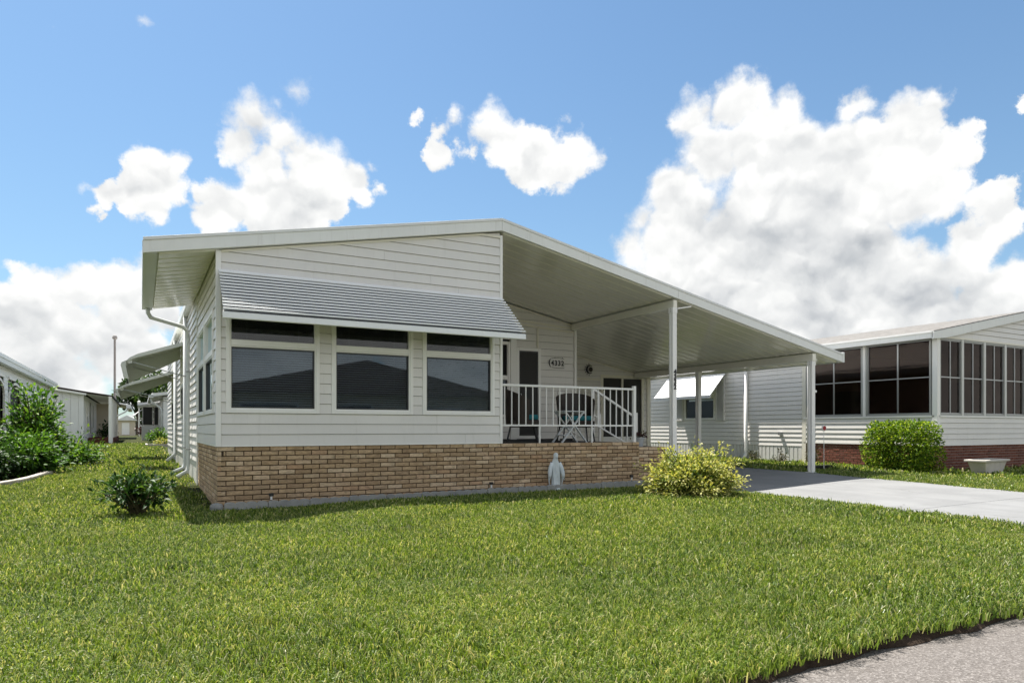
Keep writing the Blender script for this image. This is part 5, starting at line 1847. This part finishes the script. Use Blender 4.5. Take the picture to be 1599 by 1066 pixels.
q = [(-13, 3.35), (-8.5, 4.05), (-3.8, 3.28), (-2.45, 3.10), (-2.45, 3.20), (-3.8, 3.40), (-8.5, 4.2), (-13, 3.5)]
mb.prism([(x, 36.8, z) for x, z in q[1:7]], [(x, 56.2, z) for x, z in q[1:7]])
rb = mb.build('roof', M['brownroof'], hb)
mb = MB(B_O); mb.prism([(-8.5, 36.74, 3.93), (-3.8, 36.74, 3.18), (-3.8, 36.74, 3.29), (-8.5, 36.74, 4.06)], [(-8.5, 36.79, 3.93), (-3.8, 36.79, 3.18), (-3.8, 36.79, 3.29), (-8.5, 36.79, 4.06)]); mb.build('fascia', M['trim'], rb)
mb = MB(B_O); mb.prism([(-3.85, 36.85, 3.255), (-2.5, 36.85, 3.085), (-2.5, 36.85, 3.097), (-3.85, 36.85, 3.268)], [(-3.85, 56, 3.255), (-2.5, 56, 3.085), (-2.5, 56, 3.097), (-3.85, 56, 3.268)]); mb.build('porch_ceiling', M['trim'], hb)
mb = MB(B_O); mb.box(-3.93, -2.95, 50.0, 50.1, .62, 3.1); mb.build('porch_end_wall', M['beige'], hb)
mb = MB(B_O); mb.box(-3.9, -2.5, 40.5, 52, 0.15, 0.62); mb.build('porch_floor', M['redbrick'], hb)
for yy in (36.6, 38.6, 40.8, 43.5, 46.5):
    mb = MB(B_O); mb.box(-2.66, -2.50, yy, yy + .16, .24, 3.12); mb.build('porch_column', M['trim'], hb)
for k in range(18):
    mb = MB(B_O); mb.box(-2.62, -2.60, 47 + k * .25, 47.02 + k * .25, .62, 1.5); mb.build('baluster', M['black'], hb)
mb = MB(B_O); mb.box(-2.63, -2.59, 47, 51.5, 1.5, 1.54); mb.build('handrail', M['black'], hb)
shrub('porch_plant', 'potted green plant beside the columned porch steps', 'plant', (-3.2, 44.5, .62), (.5, .5, .9), 20, 16, .2, .1, LM['dark'])

# --- third left house: beige, white gutter
C_O = (-3.1, 60, .3)
hc = thing('beige_house', 'beige house with white gutter farther down the alley on the left', 'house', C_O)
mb = MB(C_O); mb.box(-11, -3.1, 60, 74, .2, 3.4); mb.build('wall', M['beige'], hc)
siding(lambda u, z, o: (-3.09 + o, u, z), [(60, .9), (74, .9), (74, 3.3), (60, 3.3)], .9, .3, M['beige'], hc, C_O, openings=[(64, 66, 1.2, 2.7)])
mb = MB(C_O); mb.box(-3.06, -3.03, 64, 66, 1.2, 2.7); wc = mb.build('window', M['alum'], hc)
mb = MB(C_O); mb.box(-3.029, -3.02, 64.1, 65.9, 1.3, 2.6); mb.build('pane', M['bronze'], wc)
mb = MB(C_O); mb.prism([(-2.0, 59.5, 3.3), (-2.0, 74.4, 3.3), (-7, 74.4, 4.2), (-7, 59.5, 4.2)], [(-2.0, 59.5, 3.4), (-2.0, 74.4, 3.4), (-7, 74.4, 4.32), (-7, 59.5, 4.32)]); rc = mb.build('roof', M['roofmetal'], hc)
mb = MB(C_O); mb.box(-2.1, -1.75, 59.4, 74.4, 3.02, 3.35); mb.build('gutter', M['gutter'], rc)
MB(C_O).tube([(-1.9, 60, 3.0), (-2.2, 60, 2.7), (-2.9, 60, 2.3), (-3.0, 60, .4)], .07, 6).build('downspout', M['gutter'], hc)
# --- small shed at the end
S_O = (-2.6, 96, .3)
hs = thing('garden_shed', 'small white shed at the far end of the alley', 'shed', S_O)
mb = MB(S_O); mb.box(-3.6, -1.6, 95, 98, .2, 2.3); mb.build('wall', M['beige'], hs)
mb = MB(S_O); mb.prism([(-3.9, 94.6, 2.3), (-1.3, 94.6, 2.3), (-2.6, 94.6, 3.0)], [(-3.9, 98.4, 2.3), (-1.3, 98.4, 2.3), (-2.6, 98.4, 3.0)]); mb.build('roof', M['roofmetal'], hs)
mb = MB(S_O); mb.box(-3.2, -2.3, 94.95, 94.99, .4, 2.0); mb.build('door', M['trim'], hs)
# --- house behind ours on the right of the alley
D_O = (0.4, 37, .27)
hd = thing('gabled_white_house', 'white house with dark screened end and wide white gutter behind the awnings', 'house', D_O)
mb = MB(D_O); mb.box(0.35, 9, 40, 55, .2, 3.3); mb.box(-0.9, 0.3, 52, 60, .2, 1.45); mb.build('wall', M['whitepanel'], hd)
for (x0_, x1_) in ((-0.85, -0.10), (-0.05, 0.32)):
    mb = MB(D_O); mb.box(x0_, x1_, 52.0, 52.05, 1.46, 3.0); w_ = mb.build('window', M['trim'], hd)
    mb = MB(D_O); mb.box(x0_ + .05, x1_ - .05, 51.97, 51.998, 1.52, 2.94); mb.build('pane', M['screen'], w_)
mb = MB(D_O)
mb.prism([(-1.2, 51.4, 3.05), (9, 51.4, 4.6), (9, 51.4, 4.8), (-1.2, 51.4, 3.22)], [(-1.2, 60, 3.05), (9, 60, 4.6), (9, 60, 4.8), (-1.2, 60, 3.22)])
mb.prism([(-0.35, 39.6, 3.3), (9, 39.6, 4.7), (9, 39.6, 4.9), (-0.35, 39.6, 3.5)], [(-0.35, 51.3, 3.3), (9, 51.3, 4.7), (9, 51.3, 4.9), (-0.35, 51.3, 3.5)])
rd = mb.build('roof', M['roofmetal'], hd)
mb = MB(D_O); mb.box(-0.5, -0.25, 39.5, 51.3, 3.22, 3.42); mb.build('gutter', M['gutter'], rd)
MB(D_O).tube([(-0.35, 40.2, 3.25), (-0.35, 40.2, 3.0), (0.15, 40.2, 2.6), (0.26, 40.2, 2.4), (0.26, 40.2, .4)], .07, 8).build('downspout', M['gutter'], hd, smooth=True)
mb = MB(D_O); mb.box(0.31, 0.349, 42, 48, .45, 3.2); mb.build('wall_panel', M['siding'], hd)
MB(D_O).beam((-1.5, 50, 2.2), (-0.85, 51.9, 2.75), .06, .06).build('awning_arm', M['trim'], hd)
shrub('hedge_bush', 'rounded green bush in front of the house behind the awnings', 'bush', (0.05, 36.4, .26), (.85, .7, .95), 70, 26, .14, .08, LM['mid'])
shrub('pale_shrub', 'low pale green shrub in the white bed at the wall end', 'shrub', (0.15, 31.5, .26), (.55, .6, .5), 40, 20, .10, .05, LM['varieg'])
shrub('red_shrub', 'dark red leaved shrub at the far end of the alley', 'shrub', (-0.4, 60, .3), (.8, .8, 1.7), 50, 26, .2, .12, LM['red'])
wbed = thing('white_flower_bed', 'low white edged flower bed at the end of the long wall', 'flower bed', (0.0, 31.5, .25))
mb = MB(); ring_mb(mb, FT, -.75, .7, -1.4, 1.4, .10, -.05, .12); mb.build('bed_edge', M['stone'], wbed)

# --- poles
po = thing('utility_pole', 'tall thin brown grey pole with a round top behind the white panel house', 'pole', (-2.95, 58.0, .2))
MB().tube([(0, 0, 0), (0, 0, 8.75)], [.115, .09], 10).build('pole_shaft', M['pole'], po)
MB().lathe([(.08, 0), (.17, .05), (.21, .18), (.15, .32), (.04, .38)], 12, (0, 0, 8.75)).build('pole_cap', M['pole'], po)
lp = thing('lamp_post', 'thin white lamp post at the end of the alley', 'lamp post', (-1.15, 84, .3))
MB().tube([(0, 0, 0), (0, 0, 3.9)], .07, 8).build('post_shaft', M['trim'], lp)
MB().lathe([(.05, 0), (.16, .05), (.18, .3), (.04, .42)], 10, (0, 0, 3.9)).build('lamp_head', M['trim'], lp)


def tree(label, loc, h, crown, n, L, group='trees beyond the alley'):
    t = thing('broadleaf_tree', label, 'tree', loc, 0, group)
    mb = MB()
    th = h * 0.35
    mb.tube([(0, 0, -.2), (0.1, 0, th * .6), (0, .1, th)], [.32, .25, .2], 8)
    cents = []
    for i in range(9):
        a = random.uniform(0, 6.28); rr = random.uniform(.3, .85)
        c = Vector((crown * rr * math.cos(a), crown * rr * math.sin(a), th + (h - th) * random.uniform(.15, .9)))
        cents.append((c, random.uniform(.32, .5) * crown))
        mb.tube([(0, .05, th * .9), (c.x * .5, c.y * .5, (th + c.z) / 2 + .2), tuple(c)], [.14, .08, .03], 6)
    mb.build('trunk', M['bark'], t)
    B = []
    for k in range(n):
        c, r_ = random.choice(cents)
        d = Vector((random.gauss(0, 1), random.gauss(0, 1), random.gauss(0, .8))).normalized() * r_ * random.random() ** .4
        B.append(tuple(c + d))
    o_ = link('crown', leaf_mesh('crown', B, RNG.normal(size=(n, 3)), RNG.normal(size=(n, 3)) * .6 + np.array([0, 0, 1]), RNG.uniform(.7, 1.3, n) * L, RNG.uniform(.7, 1.3, n) * L * .6, RNG.random(n), LM['tree']), t)
    o_['kind'] = 'stuff'
    return t


tree('dark broad tree seen under the scoop awnings, leftmost of the far trees', (-1.4, 114, .3), 8.6, 4.0, 3600, .6)
tree('dark tree rising behind the lamp post, middle of the far trees', (2.8, 106, .3), 9.6, 4.6, 3600, .6)
tree('dark tree behind the gabled white house, rightmost of the far trees', (8.0, 100, .3), 10.0, 5.0, 3600, .6)
hg = thing('far_hedge', 'dark hedge closing the far end of the alley', 'hedge', (-2, 120, .3))
n = 9000
pp = np.stack([RNG.uniform(-16, 14, n), RNG.uniform(-1, 1, n), RNG.uniform(0, 1, n)], 1)
pp[:, 2] *= 2.6 + 0.7 * np.sin(pp[:, 0] * 0.9) + 0.4 * np.sin(pp[:, 0] * 2.3)
o = link('foliage', leaf_mesh('foliage', pp, RNG.normal(size=(n, 3)), RNG.normal(size=(n, 3)) * .6 + np.array([0, 0, 1]), RNG.uniform(.3, .6, n), RNG.uniform(.2, .4, n), RNG.random(n), LM['tree']), hg)
o['kind'] = 'stuff'

# --- house across the street (seen mirrored in the front windows)
O_O = (9, -24, 0)
ho = thing('dark_roofed_house', 'house across the street with broad dark roof, seen mirrored in the front windows', 'house', O_O)
mb = MB(O_O); mb.box(2.0, 17.0, -36, -24.5, 0, 3.0); mb.build('wall', M['beige'], ho)
mb = MB(O_O)
mb.prism([(1.2, -23.8, 3.0), (17.8, -23.8, 3.0), (9.3, -23.8, 4.75)], [(1.2, -37, 3.0), (17.8, -37, 3.0), (9.3, -37, 4.75)])
ro = mb.build('roof', M['brownroof'], ho)
for a, b in ((3.2, 6.0), (7.2, 9.8)):
    mb = MB(O_O); mb.box(a, b, -24.5, -24.44, 1.0, 2.5); w_ = mb.build('window', M['trim'], ho)
    mb = MB(O_O); mb.box(a + .08, b - .08, -24.439, -24.42, 1.08, 2.42); mb.build('pane', M['bronze'], w_)

mb = MB(O_O); mb.box(12.3, 15.6, -24.42, -24.38, 0.05, 2.3); gd = mb.build('garage_door', M['trim'], ho)
tree('leafy street tree across the road, seen mirrored in the left front window', (-6.5, -27.0, 0), 7.5, 2.6, 2600, .32, 'trees across the road')

# ================================================================== GRASS
def grass_blade_mat():
    m = bpy.data.materials.new('grass_blade')
    m.use_nodes = True
    t = NT(m.node_tree)
    t.n.clear()
    out = t.node('ShaderNodeOutputMaterial')
    b = t.node('ShaderNodeBsdfPrincipled')
    tl = t.node('ShaderNodeBsdfTranslucent')
    at = t.node('ShaderNodeAttribute', attribute_name='rnd').outputs['Fac']
    oi = t.node('ShaderNodeObjectInfo')
    p = oi.outputs['Location']
    r = t.math('FRACT', t.math('ADD', at, oi.outputs['Random']))
    c = t.ramp(r, [(0.0, (0.024, 0.050, 0.007)), (0.30, (0.070, 0.125, 0.014)), (0.60, (0.140, 0.215, 0.030)), (0.82, (0.25, 0.31, 0.085)), (0.92, (0.37, 0.38, 0.19)), (1.0, (0.46, 0.43, 0.28))])
    patch = t.noise(p, 0.55, 4, 0.6)
    c = t.mix(t.maprange(patch, 0.38, 0.62, 0.0, 0.9), c, t.mix(1.0, c, (1.30, 1.22, 1.05), 'MULTIPLY'))
    patch2 = t.noise(p, 1.7, 3, 0.6)
    c = t.mix(t.maprange(patch2, 0.56, 0.76, 0.0, 0.45), c, (0.25, 0.245, 0.11))
    t.put(b.inputs['Base Color'], c)
    b.inputs['Roughness'].default_value = 0.42
    b.inputs['Specular IOR Level'].default_value = 0.50
    t.put(tl.inputs[0], t.mix(1.0, c, (1.5, 1.45, 0.7), 'MULTIPLY'))
    mx = t.node('ShaderNodeMixShader')
    mx.inputs[0].default_value = 0.36
    t.l.new(b.outputs[0], mx.inputs[1])
    t.l.new(tl.outputs[0], mx.inputs[2])
    t.l.new(mx.outputs[0], out.inputs['Surface'])
    return m


GM = grass_blade_mat()


def tuft_mesh(n, spread, hmin, hmax, w, lean):
    vs, fs, rn = [], [], []
    for i in range(n):
        a = random.uniform(0, 6.283); rr = spread * math.sqrt(random.random())
        x, y = rr * math.cos(a), rr * math.sin(a)
        h = random.uniform(hmin, hmax)
        la = random.uniform(0, 6.283); ll = random.uniform(0.15, 1.0) * lean * h
        wa = random.uniform(0, 3.1416)
        ww = w * random.uniform(.7, 1.25)
        wx, wy = math.cos(wa) * ww / 2, math.sin(wa) * ww / 2
        dx, dy = math.cos(la) * ll, math.sin(la) * ll
        b = len(vs)
        vs += [(x - wx, y - wy, -0.005), (x + wx, y + wy, -0.005),
               (x + dx * .35 + wx * .9, y + dy * .35 + wy * .9, h * .55), (x + dx * .35 - wx * .9, y + dy * .35 - wy * .9, h * .55),
               (x + dx * .75 + wx * .6, y + dy * .75 + wy * .6, h * .88), (x + dx * .75 - wx * .6, y + dy * .75 - wy * .6, h * .88),
               (x + dx * 1.25, y + dy * 1.25, h * (1.0 - 0.12 * lean))]
        fs += [(b, b + 1, b + 2, b + 3), (b + 3, b + 2, b + 4, b + 5), (b + 5, b + 4, b + 6)]
        rn += [random.random()] * 3
    me = bpy.data.meshes.new('grass_tuft')
    me.from_pydata(vs, [], fs)
    at = me.attributes.new('rnd', 'FLOAT', 'FACE')
    at.data.foreach_set('value', np.array(rn, dtype=np.float32))
    me.materials.append(GM)
    return me


def in_poly(x, y, P):
    c = False
    n = len(P)
    for i in range(n):
        x0, y0 = P[i]; x1, y1 = P[(i + 1) % n]
        if (y0 > y) != (y1 > y) and x < (x1 - x0) * (y - y0) / (y1 - y0) + x0:
            c = not c
    return c


BED = [(-6.5, 3.6), (-3.6, 4.0), (-2.8, 6.6), (-2.6, 13.2), (-6.5, 14)]


def grass_ok(x, y):
    if y < STREET_Y + 0.012 + 0.022 * math.sin(x * 2.7) + 0.02 * math.sin(x * 7.1): return False
    if -0.10 < x < 8.5 and y > -0.275: return False
    if -0.42 < x <= 0 and y > 0.4 and random.random() < 0.80: return False
    if x >= 8.5 and y > 8.6 and x < 14: return False
    if y < 8.7 and drive_left(y) - 0.015 + random.uniform(-.03, .03) < x < drive_right(y) + random.uniform(-.03, .03): return False
    if x > 16.30 and y > -1.05: return False
    if x < AX + 0.02 and 4 < y < 28: return False
    if x < -3.9 and y > 36: return False
    if x > 0.2 and y > 36: return False
    if -2.7 < x < -2.4 and y > 36: pass
    if in_poly(x, y, BED): return False
    return True


def scatter(name, count, dmin, dmax, tufts, smin, smax, label_kind='stuff'):
    pts, rot, scl = [], [], []
    tries = 0
    half = R(46)
    while len(pts) < count and tries < count * 6:
        tries += 1
        d = math.sqrt(random.uniform(dmin * dmin, dmax * dmax))
        a = YAW + random.uniform(-half, half)
        x, y = CAM.x + d * math.sin(a), CAM.y + d * math.cos(a)
        if not grass_ok(x, y): continue
        thin = math.sin(x * 1.3 + 2.0 * math.sin(y * 0.7)) * math.sin(y * 1.7 + 1.4 * math.sin(x * 0.9 + 1.0))
        if thin > 0.50 and random.random() < 0.55: continue
        pts.append((x, y, ground(x, y) - 0.002))
        rot.append((random.gauss(0, .10), random.gauss(0, .10), random.uniform(0, 6.283)))
        hh = 0.78 + 0.34 * math.sin(x * 1.9 + 0.7 * math.sin(y * 1.3)) * math.sin(y * 1.6 + x * .5)
        scl.append(random.uniform(smin, smax) * (0.86 + 0.24 * hh))
    me = bpy.data.meshes.new(name)
    me.from_pydata(pts, [], [])
    a1 = me.attributes.new('rot', 'FLOAT_VECTOR', 'POINT')
    a1.data.foreach_set('vector', np.array(rot, dtype=np.float32).reshape(-1))
    a2 = me.attributes.new('scl', 'FLOAT', 'POINT')
    a2.data.foreach_set('value', np.array(scl, dtype=np.float32))
    o = link(name, me)
    o['kind'] = 'stuff'
    ng = bpy.data.node_groups.new('grass_scatter', 'GeometryNodeTree')
    ng.interface.new_socket('Geometry', in_out='INPUT', socket_type='NodeSocketGeometry')
    ng.interface.new_socket('Geometry', in_out='OUTPUT', socket_type='NodeSocketGeometry')
    gi = ng.nodes.new('NodeGroupInput'); go = ng.nodes.new('NodeGroupOutput')
    m2p = ng.nodes.new('GeometryNodeMeshToPoints')
    iop = ng.nodes.new('GeometryNodeInstanceOnPoints')
    ci = ng.nodes.new('GeometryNodeCollectionInfo')
    ci.inputs['Collection'].default_value = tufts
    ci.inputs['Separate Children'].default_value = True
    ci.inputs['Reset Children'].default_value = True
    ar = ng.nodes.new('GeometryNodeInputNamedAttribute'); ar.data_type = 'FLOAT_VECTOR'; ar.inputs['Name'].default_value = 'rot'
    asx = ng.nodes.new('GeometryNodeInputNamedAttribute'); asx.data_type = 'FLOAT'; asx.inputs['Name'].default_value = 'scl'
    rv = ng.nodes.new('FunctionNodeRandomValue'); rv.data_type = 'INT'
    rv.inputs[4].default_value = 0; rv.inputs[5].default_value = 40
    iop.inputs['Pick Instance'].default_value = True
    lk = ng.links.new
    lk(gi.outputs[0], m2p.inputs[0])
    lk(m2p.outputs[0], iop.inputs['Points'])
    lk(ci.outputs[0], iop.inputs['Instance'])
    lk(rv.outputs[2], iop.inputs['Instance Index'])
    lk(ar.outputs[0], iop.inputs['Rotation'])
    lk(asx.outputs[0], iop.inputs['Scale'])
    lk(iop.outputs[0], go.inputs[0])
    md = o.modifiers.new('grass_scatter', 'NODES')
    md.node_group = ng
    return o


def tuft_collection(name, k, *args):
    c = bpy.data.collections.new(name)
    for i in range(k):
        c.objects.link(bpy.data.objects.new('grass_tuft', tuft_mesh(*args)))
    return c


near = tuft_collection('near_tufts', 12, 15, 0.060, 0.024, 0.072, 0.0058, 0.80)
midc = tuft_collection('mid_tufts', 10, 19, 0.090, 0.024, 0.066, 0.0076, 0.78)
farc = tuft_collection('far_tufts', 8, 26, 0.16, 0.026, 0.064, 0.0120, 0.7)
vfar = tuft_collection('distant_tufts', 5, 26, 0.34, 0.030, 0.075, 0.030, 0.8)
scatter('lawn_grass', 15500, 2.0, 5.2, near, 0.8, 1.15)
scatter('lawn_grass', 22000, 5.2, 9.5, midc, 0.8, 1.15)
scatter('lawn_grass', 17000, 9.5, 18.5, farc, 0.8, 1.15)
scatter('lawn_grass', 9000, 18.5, 48, vfar, 0.85, 1.2)
